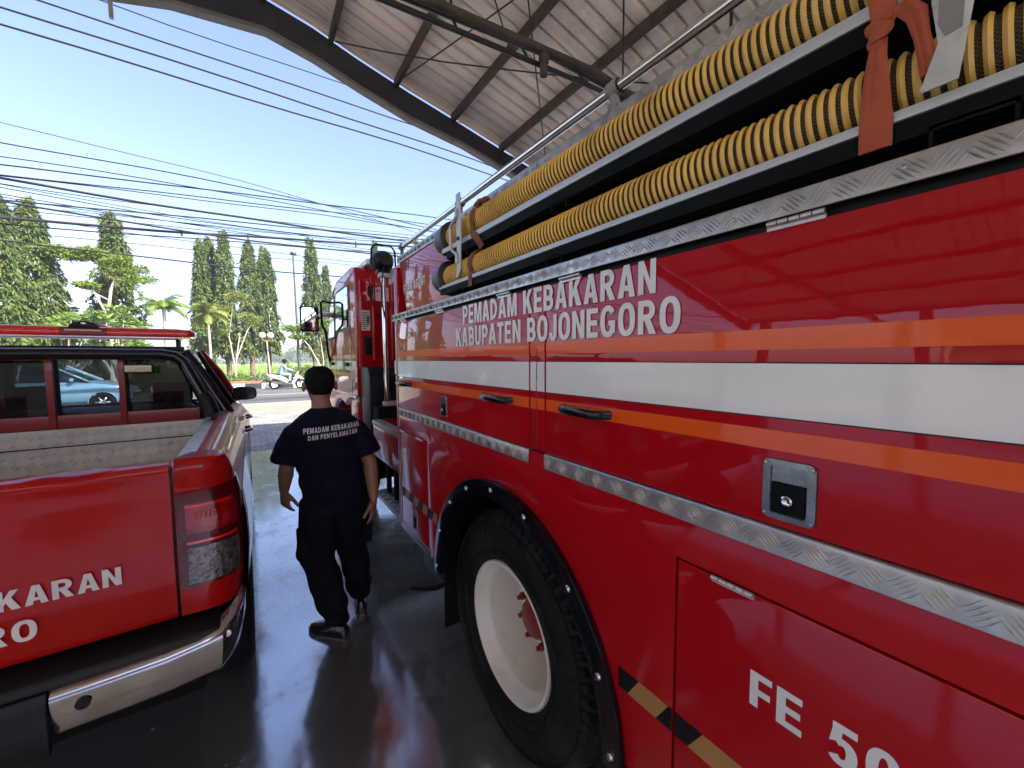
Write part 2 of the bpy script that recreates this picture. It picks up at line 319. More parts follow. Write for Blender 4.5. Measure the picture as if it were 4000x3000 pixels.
# ------------------------------------------------------------------ mesh builder
class MB:
    def __init__(s): s.v = []; s.f = []; s.sm = []
    def add(s, vs, fs, smooth=False):
        o = len(s.v); s.v.extend([tuple(p) for p in vs])
        for f in fs: s.f.append(tuple(i + o for i in f)); s.sm.append(smooth)
        return s
    def box(s, x0, x1, y0, y1, z0, z1):
        return s.add([(x0,y0,z0),(x1,y0,z0),(x1,y1,z0),(x0,y1,z0),(x0,y0,z1),(x1,y0,z1),(x1,y1,z1),(x0,y1,z1)],
                     [(0,3,2,1),(4,5,6,7),(0,1,5,4),(1,2,6,5),(2,3,7,6),(3,0,4,7)])
    def prism(s, poly, axis, a0, a1):
        def mk(p, a):
            if axis == 'x': return (a, p[0], p[1])
            if axis == 'y': return (p[0], a, p[1])
            return (p[0], p[1], a)
        n = len(poly)
        vs = [mk(p, a0) for p in poly] + [mk(p, a1) for p in poly]
        fs = [tuple(range(n - 1, -1, -1)), tuple(range(n, 2 * n))] + [(i, (i + 1) % n, n + (i + 1) % n, n + i) for i in range(n)]
        return s.add(vs, fs)
    def loft(s, rings, cap=True, closed=True, smooth=True, wrap=False):
        n = len(rings[0]); vs = [p for r in rings for p in r]; fs = []
        k = len(rings)
        for i in range(k if wrap else k - 1):
            i2 = (i + 1) % k
            for j in range(n if closed else n - 1):
                j2 = (j + 1) % n
                fs.append((i*n+j, i*n+j2, i2*n+j2, i2*n+j))
        s.add(vs, fs, smooth)
        if cap and closed and not wrap:
            s.add(rings[0], [tuple(range(n - 1, -1, -1))]); s.add(rings[-1], [tuple(range(n))])
        return s
    def tube(s, pts, r, n=8, cap=True, smooth=True, closed=False):
        pts = [Vector(p) for p in pts]; k = len(pts)
        rs = r if isinstance(r, (list, tuple)) else [r] * k
        rings = []; prev = None
        for i, p in enumerate(pts):
            a = pts[i-1] if (i > 0 or closed) else p; b = pts[(i+1) % k] if (i < k-1 or closed) else p
            t = (b - a)
            if t.length < 1e-9: t = Vector((0, 0, 1))
            t.normalize()
            if prev is None:
                up = Vector((0, 0, 1)) if abs(t.z) < 0.9 else Vector((1, 0, 0))
                u = t.cross(up).normalized()
            else:
                u = (prev - t * prev.dot(t))
                if u.length < 1e-6: u = t.orthogonal()
                u.normalize()
            prev = u; w = t.cross(u)
            rings.append([p + (u * math.cos(2*math.pi*j/n) + w * math.sin(2*math.pi*j/n)) * rs[i] for j in range(n)])
        return s.loft(rings, cap, True, smooth, closed)
    def lathe(s, prof, c, axis='x', n=32, smooth=True, a0=0, a1=2*math.pi, mod=None):
        full = abs(a1 - a0 - 2*math.pi) < 1e-6
        cnt = n if full else n + 1
        rings = []
        for j in range(cnt):
            a = a0 + (a1 - a0) * j / n
            ring = []
            for i, (r, h) in enumerate(prof):
                if mod: r, h = mod(i, j, r, h)
                ca, sa = r * math.cos(a), r * math.sin(a)
                if axis == 'x': ring.append((c[0] + h, c[1] + ca, c[2] + sa))
                elif axis == 'y': ring.append((c[0] + ca, c[1] + h, c[2] + sa))
                else: ring.append((c[0] + ca, c[1] + sa, c[2] + h))
            rings.append(ring)
        return s.loft(rings, False, False, smooth, full)
    def ball(s, c, r, n=10, m_=7, rz=None, ry=None):
        ry = ry or r; rz = rz or r; rings = []
        for i in range(1, m_):
            t = math.pi * i / m_
            rings.append([(c[0] + r*math.sin(t)*math.cos(2*math.pi*j/n), c[1] + ry*math.sin(t)*math.sin(2*math.pi*j/n), c[2] + rz*math.cos(t)) for j in range(n)])
        s.loft(rings, False, True, True)
        top = (c[0], c[1], c[2] + rz); bot = (c[0], c[1], c[2] - rz)
        s.add([top] + rings[0], [(0, 1 + (j+1) % n, 1 + j) for j in range(n)], True)
        s.add([bot] + rings[-1], [(0, 1 + j, 1 + (j+1) % n) for j in range(n)], True)
        return s
    def shift(s, d): s.v = [(p[0]+d[0], p[1]+d[1], p[2]+d[2]) for p in s.v]; return s
    def mesh(s, name, bevel=0.0, seg=2, weld=True, angle=35, flat=False):
        me = bpy.data.meshes.new(name)
        me.from_pydata(s.v, [], s.f)
        me.polygons.foreach_set('use_smooth', [bool(x) and not flat for x in s.sm])
        bm = bmesh.new(); bm.from_mesh(me)
        if weld: bmesh.ops.remove_doubles(bm, verts=bm.verts, dist=1e-5)
        bmesh.ops.recalc_face_normals(bm, faces=bm.faces)
        if bevel > 0:
            es = [e for e in bm.edges if len(e.link_faces) == 2 and e.calc_face_angle(0) > R(angle)]
            bmesh.ops.bevel(bm, geom=es, offset=bevel, segments=seg, profile=0.6, affect='EDGES', clamp_overlap=True)
            for f in bm.faces: f.smooth = True
            for e in bm.edges:
                if len(e.link_faces) == 2 and e.calc_face_angle(0) > R(40): e.smooth = False
        else:
            for e in bm.edges:
                if len(e.link_faces) == 2 and e.calc_face_angle(0) > R(48): e.smooth = False
        bm.to_mesh(me); bm.free()
        return me
    def build(s, name, mat, parent=None, bevel=0.0, seg=2, weld=True, angle=35, flat=False, keep=False):
        root = parent
        while root is not None and root.parent is not None: root = root.parent
        if root is not None and not keep:
            s.shift((-root.location[0], -root.location[1], -root.location[2]))
        return link(name, s.mesh(name, bevel, seg, weld, angle, flat), mat, parent)
def link(name, me, mat, parent=None):
    o = bpy.data.objects.new(name, me); COL.objects.link(o)
    if mat is not None and not me.materials: me.materials.append(MATS[mat])
    if parent is not None: o.parent = parent
    return o
def empty(name, loc, label, cat, group=None, rz=0.0):
    o = bpy.data.objects.new(name, None); COL.objects.link(o); o.location = loc; o.rotation_euler = (0, 0, rz)
    o.empty_display_size = 0.2
    return tag(o, label, cat, group)
def tag(o, label, cat, group=None):
    o['label'] = label; o['category'] = cat
    if group: o['group'] = group
    return o
def struct(o): o['kind'] = 'structure'; return o
def stuff(o): o['kind'] = 'stuff'; return o
def copy_tree(o, parent=None):
    c = o.copy(); COL.objects.link(c); c.parent = parent
    for ch in list(o.children): copy_tree(ch, c)
    return c
def root_loc(p):
    while p.parent is not None: p = p.parent
    return Vector(p.location)
def glyph(ch, t=0.22, h=0.18):
    """one bold block capital as simple polygons in a box of height 1; returns polygons, width"""
    def rc(x0, y0, x1, y1): return [(x0, y0), (x1, y0), (x1, y1), (x0, y1)]
    def bowl(x0, xr, y0, y1, n=10):
        ro = (y1-y0)/2; rx = min(ro, xr-x0); cx = xr-rx; cy = (y0+y1)/2
        o = [(x0, y0)] + [(cx + rx*math.cos(a), cy + ro*math.sin(a)) for a in [math.pi*(k/n-0.5) for k in range(n+1)]] + [(x0, y1)]
        rix = max(0.02, rx-t*0.95); rio = ro-h
        q = [(x0, y1-h)] + [(cx + rix*math.cos(a), cy + rio*math.sin(a)) for a in [math.pi*(0.5-k/n) for k in range(n+1)]] + [(x0, y0+h)]
        return o + q
    def arcband(cx, cy, rx, ry, a0, a1, n=18):
        A = [R(a0 + (a1-a0)*k/n) for k in range(n+1)]
        sg = lambda v, p: math.copysign(abs(v)**p, v)
        o = [(cx + rx*sg(math.cos(a), 0.86), cy + ry*sg(math.sin(a), 0.86)) for a in A]; q = [(cx + (rx-t)*sg(math.cos(a), 0.86), cy + (ry-h)*sg(math.sin(a), 0.86)) for a in reversed(A)]
        return o + q
    w = 0.66
    if ch == ' ': return [], 0.30
    if ch == 'E': return [rc(0, 0, t, 1), rc(t, 0, .60, h), rc(t, .5-h/2, .56, .5+h/2), rc(t, 1-h, .60, 1)], .60
    if ch == 'F': return [rc(0, 0, t, 1), rc(t, .46-h/2, .53, .46+h/2), rc(t, 1-h, .57, 1)], .57
    if ch == 'L': return [rc(0, 0, t, 1), rc(t, 0, .55, h)], .55
    if ch == 'T': return [rc(.31-t/2, 0, .31+t/2, 1-h), rc(0, 1-h, .62, 1)], .62
    if ch == 'P': return [rc(0, 0, t, 1), bowl(t, w, .36, 1)], w
    if ch == 'D': return [rc(0, 0, t, 1), bowl(t, .70, 0, 1)], .70
    if ch == 'B': return [rc(0, 0, t, 1), bowl(t, .68, 0, .56), bowl(t, .65, .5601-h*0.9, 1)], .68
    if ch == 'R': return [rc(0, 0, t, 1), bowl(t, .67, .40, 1), [(.26, .42), (.26+t*1.1, .42), (.72, 0), (.72-t*1.2, 0)]], .72
    if ch == 'N': return [[(0, 0), (t, 0), (t, .60), (.70-t, 0), (.70, 0), (.70, 1), (.70-t, 1), (.70-t, .40), (t, 1), (0, 1)]], .70
    if ch == 'M':
        u = t*.92; W = .84
        return [[(0, 0), (u, 0), (u, .66), (W/2-u*.42, 0), (W/2+u*.42, 0), (W-u, .66), (W-u, 0), (W, 0), (W, 1), (W-u*1.35, 1), (W/2, .34), (u*1.35, 1), (0, 1)]], W
    if ch == 'A':
        W = .76; k = lambda y: 1.12*t + (W/2-1.12*t)*y/.74
        return [[(0, 0), (1.12*t, 0), (W/2, .74), (W/2, 1), (W/2-.58*t, 1)], [(W, 0), (W/2+.58*t, 1), (W/2, 1), (W/2, .74), (W-1.12*t, 0)], [(k(.20), .20), (W-k(.20), .20), (W-k(.37), .37), (k(.37), .37)]], W
    if ch == 'K': return [rc(0, 0, t, 1), [(t, .28), (t, .56), (.72-1.25*t, 1), (.72, 1)], [(.74-1.3*t, 0), (.74, 0), (.46, .66), (.26, .50)]], .74
    if ch == 'U': return [rc(0, .36, t, 1), rc(.68-t, .36, .68, 1), arcband(.34, .36, .34, .36, 180, 360)], .68
    if ch == 'O': return [arcband(.37, .5, .37, .52, -90, 90), arcband(.37, .5, .37, .52, 90, 270)], .74
    if ch == '0': return [arcband(.31, .5, .31, .51, -90, 90), arcband(.31, .5, .31, .51, 90, 270)], .62
    if ch == 'G': return [arcband(.37, .5, .37, .52, 35, 325), rc(.40, .36, .72, .36+h*.9), rc(.72-t, .12, .72, .36)], .74
    if ch == 'J': return [rc(.50-t, .30, .50, 1), arcband(.25, .30, .25, .32, 180, 360)], .50
    if ch == 'Y': return [rc(.35-t/2, 0, .35+t/2, .42), [(.35-t/2, .42), (.35+t/2, .42), (.35, .50), (1.2*t, 1), (0, 1)], [(.35+t/2, .42), (.70, 1), (.70-1.2*t, 1), (.35, .56), (.35, .50)]], .70
    if ch == 'S': return [arcband(.32, .715, .32, .305, 20, 270), arcband(.32, .285, .32, .305, -160, 90)], .64
    if ch == '5': return [rc(.10, 1-h, .58, 1), [(.10, 1-h), (.10+t*.9, 1-h), (.08+t*.9, .60), (.04, .46)], arcband(.30, .325, .30, .345, -150, 128)], .62
    return [rc(0, 0, .5, 1)], .5
def text_mesh(name, txt, mat, parent, origin, U, V, width, height, t=0.22, gap=0.12, drape=None, wide=1.0):
    """flat bold lettering: lower left corner at origin, runs along U, letters stand along V"""
    off = root_loc(parent); U = Vector(U); V = Vector(V); O = Vector(origin); Nn = U.cross(V).normalized()
    x = 0.0; polys = []
    for ch in txt:
        ps, w = glyph(ch, t)
        for k, p in enumerate(ps): polys.append(([(x + a, b) for a, b in p], k))
        x += w + gap
    tot = x - gap; mb = MB()
    for p, k in polys:
        vs = []
        for a, b in p:
            q = O + U*(a/tot*width) + V*(b*height)
            if drape: q = drape(q)
            vs.append(q + Nn*(0.00012*k) - off)
        mb.add(vs, [tuple(range(len(vs)))])
    return mb.build(name, mat, parent, keep=True, weld=False)
def plate_bars(mb, O, U, V, N, lu, lv, pitch=0.037, blen=0.038, n=5, sp=0.0066, w=0.0022, h=0.0024):
    """raised tread bars of five-bar plate, laid as a chequer of slanted groups"""
    O = Vector(O); U = Vector(U); V = Vector(V); N = Vector(N)
    nu = int(lu / pitch); nv = max(1, int(round(lv / pitch)))
    for i in range(nu):
        for j in range(nv):
            c = O + U * ((i + 0.5) * lu / nu) + V * ((j + 0.5) * lv / nv)
            d = (U + V).normalized() if (i + j) % 2 == 0 else (U - V).normalized()
            e = N.cross(d).normalized()
            for k in range(n):
                q = c + e * ((k - (n - 1) / 2) * sp)
                a = q + d * blen / 2; b = q - d * blen / 2
                def inside(p):
                    r = p - O; return 0.0 <= r.dot(U) <= lu and 0.001 <= r.dot(V) <= lv - 0.001
                while not inside(a) and (a - q).length > 0.003: a = a - d * 0.002
                while not inside(b) and (b - q).length > 0.003: b = b + d * 0.002
                if not (inside(a) and inside(b)): continue
                mid = (a + b) / 2
                mb.add([a, mid + e * w, b, mid - e * w, mid + N * h], [(0, 1, 4), (1, 2, 4), (2, 3, 4), (3, 0, 4)], True)
    return mb

def decal_material():
    mt, nt, out = new_mat('decal_print')
    p = nt.nodes.new('ShaderNodeBsdfPrincipled'); setin(p, Roughness=0.4); p.inputs['Coat Weight'].default_value = 0.6; p.inputs['Coat Roughness'].default_value = 0.04
    n = noise(nt, coords(nt), 4.5, 4, 0.6)
    c = ramp(nt, n, [(0.30, (0.05, 0.13, 0.03)), (0.42, (0.30, 0.33, 0.12)), (0.50, (0.74, 0.72, 0.62)), (0.62, (0.70, 0.66, 0.52)), (0.74, (0.30, 0.10, 0.04))])
    nt.links.new(c, p.inputs['Base Color']); nt.links.new(p.outputs[0], out.inputs[0])
decal_material()

# ================================================================== SETTING
def sheet(name, x0, x1, y0, y1, z, mat, nx=1, ny=1):
    mb = MB()
    for i in range(nx):
        for j in range(ny):
            xa, xb = x0 + (x1-x0)*i/nx, x0 + (x1-x0)*(i+1)/nx; ya, yb = y0 + (y1-y0)*j/ny, y0 + (y1-y0)*(j+1)/ny
            mb.add([(xa,ya,z),(xb,ya,z),(xb,yb,z),(xa,yb,z)], [(0,1,2,3)])
    return struct(mb.build(name, mat))
sheet('ground', -1500, 1500, -400, 2200, -0.16, 'field_grass')
fl = MB().box(-9.8, 12, -11.0, 8.40, -0.15, 0.0); struct(fl.build('concrete_floor', 'concrete_floor'))
struct(MB().box(-24, -9.802, -16, 8.40, -0.15, -0.004).build('yard', 'bounce_concrete'))  # unseen yard slab, added pale to bounce sun onto roof and truck
struct(MB().box(-9.80, 14, -16, -11.002, -0.15, -0.004).build('back_bounce_yard', 'bounce_concrete'))  # unseen slab behind the camera, added for the same bounce light
bed = MB().box(-14, 14, 8.402, 14.55, -0.15, -0.052); pav = struct(bed.build('paving', 'soil'))
# zigzag concrete pavers
def paver_mesh():
    L, Wd, g, zz = 0.222, 0.108, 0.0025, 0.020
    n = 4; top = []
    for i in range(n + 1):
        x = -L/2 + L*i/n; o = zz if i % 2 else -zz
        top.append((x, Wd/2 + o*0.5))
    botm = [(x, y - Wd) for x, y in reversed(top)]
    poly = top + botm
    poly = [(x*(1 - g/L*2), y*(1 - g/Wd*2)) for x, y in poly]
    return poly
pp = paver_mesh()
pm = MB(); pm.prism(pp, 'z', -0.046, 0.0)
pme = pm.mesh('paver', bevel=0.004, seg=1, angle=60)
pme.materials.append(MATS['paver'])
cells = []
rows = int((14.53 - 8.46) / 0.1125)
for r_ in range(rows):
    y = 8.465 + r_ * 0.1125
    for c_ in range(-62, 62):
        x = c_ * 0.225 + (0.1125 if r_ % 2 else 0.0)
        cells.append((x, y))
vis = [c for c in cells if -1.0 < c[0] < 0.095 * c[1] - 0.1 and c[0] < 1.6]
vis.sort(key=lambda c: c[1])
near = set(vis[:300])
random.seed(3)
for (x, y) in vis[:300]:
    o = bpy.data.objects.new('paver', pme); COL.objects.link(o); o.parent = pav
    o.location = (x, y, -0.004 + random.uniform(-0.003, 0.003)); o.rotation_euler = (random.uniform(-.012, .012), random.uniform(-.012, .012), random.uniform(-.012, .012))
rest = MB()
n = len(pp)
for (x, y) in cells:
    if (x, y) in near: continue
    dz = random.uniform(-0.003, 0.003) - 0.004; t1 = random.uniform(-.03, .03); t2 = random.uniform(-.02, .02)
    top = [(x + a, y + b, dz + a*t2 + b*t1) for a, b in pp]; low = [(x + a*1.01, y + b*1.01, dz - 0.04) for a, b in pp]
    rest.add(top + low, [tuple(range(n))] + [(i, n+i, n+(i+1) % n, (i+1) % n) for i in range(n)])
o = rest.build('pavers', 'paver', pav, weld=False); stuff(o)

struct(MB().box(-60, 60, 14.552, 16.9, -0.15, 0.0).build('sidewalk', 'walk_concrete'))
sw = sheet('tactile_strip', -60, 60, 15.55, 16.0, 0.004, 'walk_yellow')
struct(MB().box(-60, 60, 16.902, 17.1, -0.15, 0.03).build('road_edge_kerb', 'walk_concrete'))
sheet('road', -80, 80, 17.102, 26.9, -0.012, 'asphalt')
sheet('edge_line', -80, 80, 17.55, 17.68, -0.008, 'paint_line')
sheet('far_edge_line', -80, 80, 26.2, 26.33, -0.008, 'paint_line')
for k in range(-5, 6):
    sheet('lane_dash', k*6.0, k*6.0 + 3.0, 21.9, 22.02, -0.008, 'paint_line')
verge = sheet('verge', -80, 80, 27.2, 42.0, 0.10, 'verge')
# black and white kerb stones of the far side
kerb = struct(MB().box(-60, 60, 26.99, 27.19, -0.15, 0.02).build('far_kerb', 'soil'))
kw = MB().box(-0.395, 0.395, -0.13, 0.13, 0.0, 0.34)
kmw = kw.mesh('kerb_stone', bevel=0.025); kmw.materials.append(MATS['kerb_white'])
kmb = kw.mesh('kerb_stone', bevel=0.025); kmb.materials.append(MATS['kerb_black'])
for k in range(-26, 30):
    o = bpy.data.objects.new('kerb_stone', kmw if k % 2 else kmb); COL.objects.link(o); o.parent = kerb
    o.location = (0.8*k + 0.1, 27.04, -0.05 + 0.01*math.sin(k*2.3)); o.rotation_euler = (0, 0, 0.01*math.sin(k*1.7))

# ================================================================== CARPORT
CY = 6.5
HPX, HPZ = -1.145, 5.53
prof = [(-9.5, 3.60), (-8, 4.15), (-6, 4.83), (-4.6, 5.27), (-3, 5.75), (-2.0, 6.03), (-1.13, 6.24), (-0.63, 6.38), (0.35, 6.49), (0.93, 6.375), (1.54, 6.19), (2.34, 5.985), (3.31, 5.775), (4.77, 5.43), (7.0, 4.93), (9.5, 4.35), (11.5, 3.9)]
def roof_z(x):
    for (xa, za), (xb, zb) in zip(prof, prof[1:]):
        if xa <= x <= xb: return za + (zb - za) * (x - xa) / (xb - xa)
    return prof[0][1] if x < prof[0][0] else prof[-1][1]
cp = empty('carport', (0.35, 0, 0), 'vaulted corrugated metal carport roof on steel beams above the parked fire vehicles', 'carport')
mb = MB(); rings = []
y = CY + 0.02; per = 0.21; pat = [(0, 0), (0.012, 0.045), (0.052, 0.045), (0.064, 0)]
fine = []
for (xa, za), (xb, zb) in zip(prof, prof[1:]):
    for t in (0, 0.5): fine.append((xa + (xb-xa)*t, za + (zb-za)*t))
fine.append(prof[-1])
while y > -10.4:
    for dy, dz in pat:
        rings.append([(px, y - dy, pz + 0.07 + dz) for px, pz in fine])
    y -= per
mb.loft(rings, False, False, False)
mb.build('roof_sheet', 'roof_sheet', cp)
# fascia beam along the open front and its lower flange
top = [(x, z) for x, z in prof]; botp = []
for x, z in prof: botp.append((x, z - (0.40 if -3 < x < 3 else 0.33)))
fb = MB()
fpoly = top + botp[::-1]
fb.prism(fpoly, 'y', CY - 0.03, CY)
fb.build('fascia', 'fascia_dark', cp)
fl_ = MB()
for (xa, za), (xb, zb) in zip(botp, botp[1:]):
    fl_.add([(xa, CY-0.10, za-0.05), (xb, CY-0.10, zb-0.05), (xb, CY+0.03, zb-0.05), (xa, CY+0.03, za-0.05), (xa, CY-0.10, za), (xb, CY-0.10, zb), (xb, CY+0.03, zb), (xa, CY+0.03, za)],
            [(0,3,2,1),(4,5,6,7),(0,1,5,4),(1,2,6,5),(2,3,7,6),(3,0,4,7)])
fl_.build('fascia_flange', 'flange_grey', cp)
for x in (-9.3, -8.0, -6.8, -5.5, -4.3, -3.2, -1.9, -0.4, 0.35, 1.17, 2.117, 3.10, 4.08, 5.1, 6.1, 7.2, 8.4, 9.6, 10.8):
    z = roof_z(x)
    MB().box(x-0.028, x+0.028, -10.3, CY-0.032, z-0.07, z+0.062).build('purlin', 'rust_steel', cp)
# trusses with pipe along them
def truss(Y, zoff, pipe=True):
    t = MB()
    lo = [(-9.3, 3.20), (0.9, 4.245), (2.96, 4.40), (3.4, 4.42), (9.5, 3.95)]
    hi = [(-9.3, 3.42), (1.4, 4.48), (2.6, 4.60), (3.4, 4.60), (9.5, 4.12)]
    t.tube([(x, Y, z+zoff) for x, z in lo], 0.022, 8); t.tube([(x, Y+0.12, z+zoff) for x, z in hi], 0.032, 8)
    tr = t.build('truss', 'dark_steel', cp)
    w = MB()
    for k in range(26):
        x = -9.0 + k*0.7
        def zz(pl, x):
            for (xa, za), (xb, zb) in zip(pl, pl[1:]):
                if xa <= x <= xb: return za + (zb-za)*(x-xa)/(xb-xa)
            return pl[-1][1]
        w.tube([(x, Y, zz(lo, x)+zoff), (x, Y+0.12, zz(hi, x)+zoff)], 0.012, 6)
        if k % 3 == 0:
            w.tube([(x, Y+0.12, zz(hi, x)+zoff), (x, Y+0.12, roof_z(x)-0.02)], 0.011, 6)
            if k % 6 == 0: w.tube([(x, Y+0.12, zz(hi, x)+zoff), (x+1.4, Y+0.12, roof_z(x+1.4)-0.02)], 0.008, 6)
    stuff(w.build('web_rods', 'dark_steel', tr))
    if pipe:
        q = MB(); q.tube([(-9.3, Y-0.10, 3.25+zoff), (1.07, Y-0.1, 4.30+zoff), (2.96, Y-0.1, 4.465+zoff), (9.5, Y-0.1, 4.0+zoff)], 0.036, 10)
        q.build('water_pipe', 'rust_steel', cp)
        q = MB(); q.tube([(2.30, Y-0.1, 4.405+zoff), (2.30, Y-0.1, 4.19+zoff)], 0.036, 10); q.lathe([(0.046, 0), (0.046, 0.06)], (2.30, Y-0.1, 4.30+zoff), 'z', 12)
        q.build('drain_stub', 'rust_steel', cp)
truss(3.0, 0.0); truss(-1.6, 0.0, False); truss(-6.0, 0.0, False)
for (xa, ya, xb, yb) in ((-0.4, 6.3, 5.1, 1.0), (1.2, 6.3, 6.1, 2.2), (5.1, 6.3, 0.4, 1.2), (3.1, 4.6, -1.9, 0.2), (2.1, 6.2, 4.1, -2.0)):
    pts = []
    for i in range(9):
        t = i/8; x = xa+(xb-xa)*t; pts.append((x, ya+(yb-ya)*t, roof_z(x)-0.10-0.12*math.sin(math.pi*t)))
    MB().tube(pts, 0.010, 5).build('brace_rod', 'dark_steel', cp)
MB().tube([(HPX, 6.42, roof_z(HPX)-0.3), (HPX, 6.42, HPZ)], 0.022, 8).build('hanging_pipe', 'tray_edge', cp)
for (x, y0) in ((4.3, 2.3), (5.6, 1.9)):
    MB().tube([(x, y0, roof_z(x)), (x, y0, 3.2)], 0.018, 8).build('hanger_rod', 'dark_steel', cp)
for x in (-9.3, 10.4):
    for yy in (5.9, 2.2, -1.5, -5.2, -8.9):
        mbx = MB().box(x-0.11, x+0.11, yy-0.11, yy+0.11, 0.0, roof_z(x)-0.07); mbx.build('column', 'flange_grey', cp, bevel=0.01)
MB().box(5.2, 6.2, 0.2, 5.5, 4.72, 4.98).build('duct', 'flange_grey', cp, bevel=0.01)
# walls round the bay, seen in the reflections
bw = empty('station_building', (0, -15.2, 0), 'cream plastered fire station wall behind the vehicle bay', 'building')
MB().box(-14, 14, -15.5, -15.1, 0, 3.6).build('wall', 'plaster', bw)
for x in (-7.5, -3.0, 1.5, 6.0):
    d = MB().box(x-0.55, x+0.55, -15.1, -15.04, 0, 2.2).build('door', 'dark_red', bw, bevel=0.01)
    MB().box(x-0.45, x-0.1, -15.04, -15.03, 1.1, 1.9).build('pane', 'truck_glass', d); MB().box(x+0.1, x+0.45, -15.04, -15.03, 1.1, 1.9).build('pane', 'truck_glass', d)
lw = empty('side_building', (-21.2, -4, 0), 'cream plastered building across the yard from the open side of the bay', 'building')
MB().box(-21.6, -21.2, -15, 4.0, 0, 3.1).build('wall', 'plaster', lw)
MB().prism([(-21.9, 3.1), (-20.3, 3.1), (-20.3, 3.22), (-21.9, 3.5)], 'y', -15.2, 4.2).build('eave', 'rust_steel', lw)
for yy in (-13, -10, -7, -4, -1, 2):
    MB().box(-21.2, -21.16, yy-0.6, yy+0.6, 1.0, 2.2).build('window', 'truck_glass', lw)
for yy in (-11.5, -8.5, -5.5, -2.5, 0.5, 3.6): MB().box(-20.5, -20.3, yy-0.1, yy+0.1, 0, 3.1).build('veranda_post', 'plaster', lw)
rw = empty('bay_wall', (10.9, -2, 0), 'grey plastered wall closing the far side of the bay behind the fire truck', 'wall')
MB().box(10.75, 11.0, -15.1, 6.0, 0, 3.9).build('wall', 'plaster_grey', rw)

# ================================================================== FIRE TRUCK
TX = 0.82
ft = empty('fire_truck', (1.98, 1.0, 0), 'red fire truck with white and orange stripes and yellow hoses on its side', 'fire truck')
AC = (1.325, 0.50)
def arc(r, a0, a1, n): return [(AC[0] + r*math.cos(R(a0 + (a1-a0)*i/n)), AC[1] + r*math.sin(R(a0 + (a1-a0)*i/n))) for i in range(n+1)]
core = [(2.63, 0.55), (2.63, 1.94), (-2.6, 1.94), (-2.6, 0.55)] + [(AC[0]-0.635, 0.55)] + [p for p in arc(0.64, 175.5, 4.5, 24)] + [(AC[0]+0.635, 0.55)]
MB().prism(core, 'x', TX+0.018, 3.14).build('body_core', 'black_satin', ft)
def panel(poly, name, mat, parent=ft, x0=TX, x1=TX+0.017, bevel=0.004):
    return MB().prism(poly, 'x', x0, x1).build(name, mat, parent, bevel=bevel, angle=50)
def rect(y0, y1, z0, z1): return [(y0, z0), (y1, z0), (y1, z1), (y0, z1)]
panel(rect(2.606, 2.64, 0.535, 1.900), 'corner_post', 'truck_red', bevel=0.008)
d1 = panel(rect(1.117, 2.600, 1.338, 1.896), 'locker_door', 'truck_red')
pl = panel(rect(1.029, 1.111, 1.338, 1.903), 'body_pillar', 'truck_red')
d2 = panel(rect(-0.95, 1.023, 1.338, 1.896), 'locker_door', 'truck_red')
d3 = panel(rect(-2.6, -0.956, 1.338, 1.896), 'locker_door', 'truck_red')
low = [(0.533, 0.53), (AC[0]-0.643, 0.53)] + arc(0.644, 177.3, 2.7, 40) + [(AC[0]+0.643, 0.53), (2.098, 0.53), (2.098, 1.190), (2.576, 1.190), (2.576, 0.53), (2.601, 0.53), (2.601, 1.332), (-2.6, 1.332), (-2.6, 1.190), (0.533, 1.190)]
panel(low, 'lower_panel', 'truck_red')
fd = panel(rect(2.103, 2.571, 0.556, 1.184), 'lower_door', 'truck_red')
rd = panel(rect(-0.9, 0.527, 0.53, 1.184), 'lower_door', 'truck_red')
panel(rect(-2.6, -0.906, 0.53, 1.184), 'lower_door', 'truck_red')
panel(rect(2.07, 2.60, 0.512, 0.553), 'sill_plate', 'aluminium', x0=TX-0.003)
# stripes, one strip of foil on every panel
for par, y0, y1 in ((d1, 1.119, 2.598), (pl, 1.031, 1.109), (d2, -0.948, 1.021), (d3, -2.598, -0.958)):
    for z0, z1, mt in ((1.673, 1.712, 'stripe_orange'), (1.546, 1.647, 'stripe_white'), (1.483, 1.521, 'stripe_orange')):
        MB().box(TX-0.0012, TX+0.002, y0, y1, z0, z1).build('stripe', mt, par)
    for z0, z1 in ((1.647, 1.6495), (1.5435, 1.546)):
        MB().box(TX-0.0008, TX+0.002, y0, y1, z0, z1).build('stripe_outline', 'black_satin', par)
# hazard chevrons
def hazard(y_hi, y_lo, par, z0=0.745, z1=0.803, p=0.088, start=0.755, s_=0.035):
    k = 0
    while start - k*p > y_lo - 0.05:
        ya, yb = start - k*p, start - (k+1)*p
        cl = lambda v: max(y_lo, min(y_hi, v))
        poly = [(cl(ya), z0), (cl(ya - s_), z1), (cl(yb - s_), z1), (cl(yb), z0)]
        k += 1
        if max(q[0] for q in poly) - min(q[0] for q in poly) < 0.004: continue
        pts = []
        for q in poly:
            if not pts or (abs(q[0]-pts[-1][0]) + abs(q[1]-pts[-1][1])) > 1e-5: pts.append(q)
        MB().prism(pts, 'x', TX-0.001, TX+0.002).build('hazard_block', 'black_satin' if k % 2 else 'hazard_yellow', par)
hazard(2.570, 2.104, fd, p=0.078, start=2.60); hazard(0.526, -0.4, rd)
lowp = [o for o in ft.children if o.name.startswith('lower_panel')][0]
hazard(0.70, 0.534, lowp); hazard(2.097, 1.98, lowp, p=0.078, start=2.13)
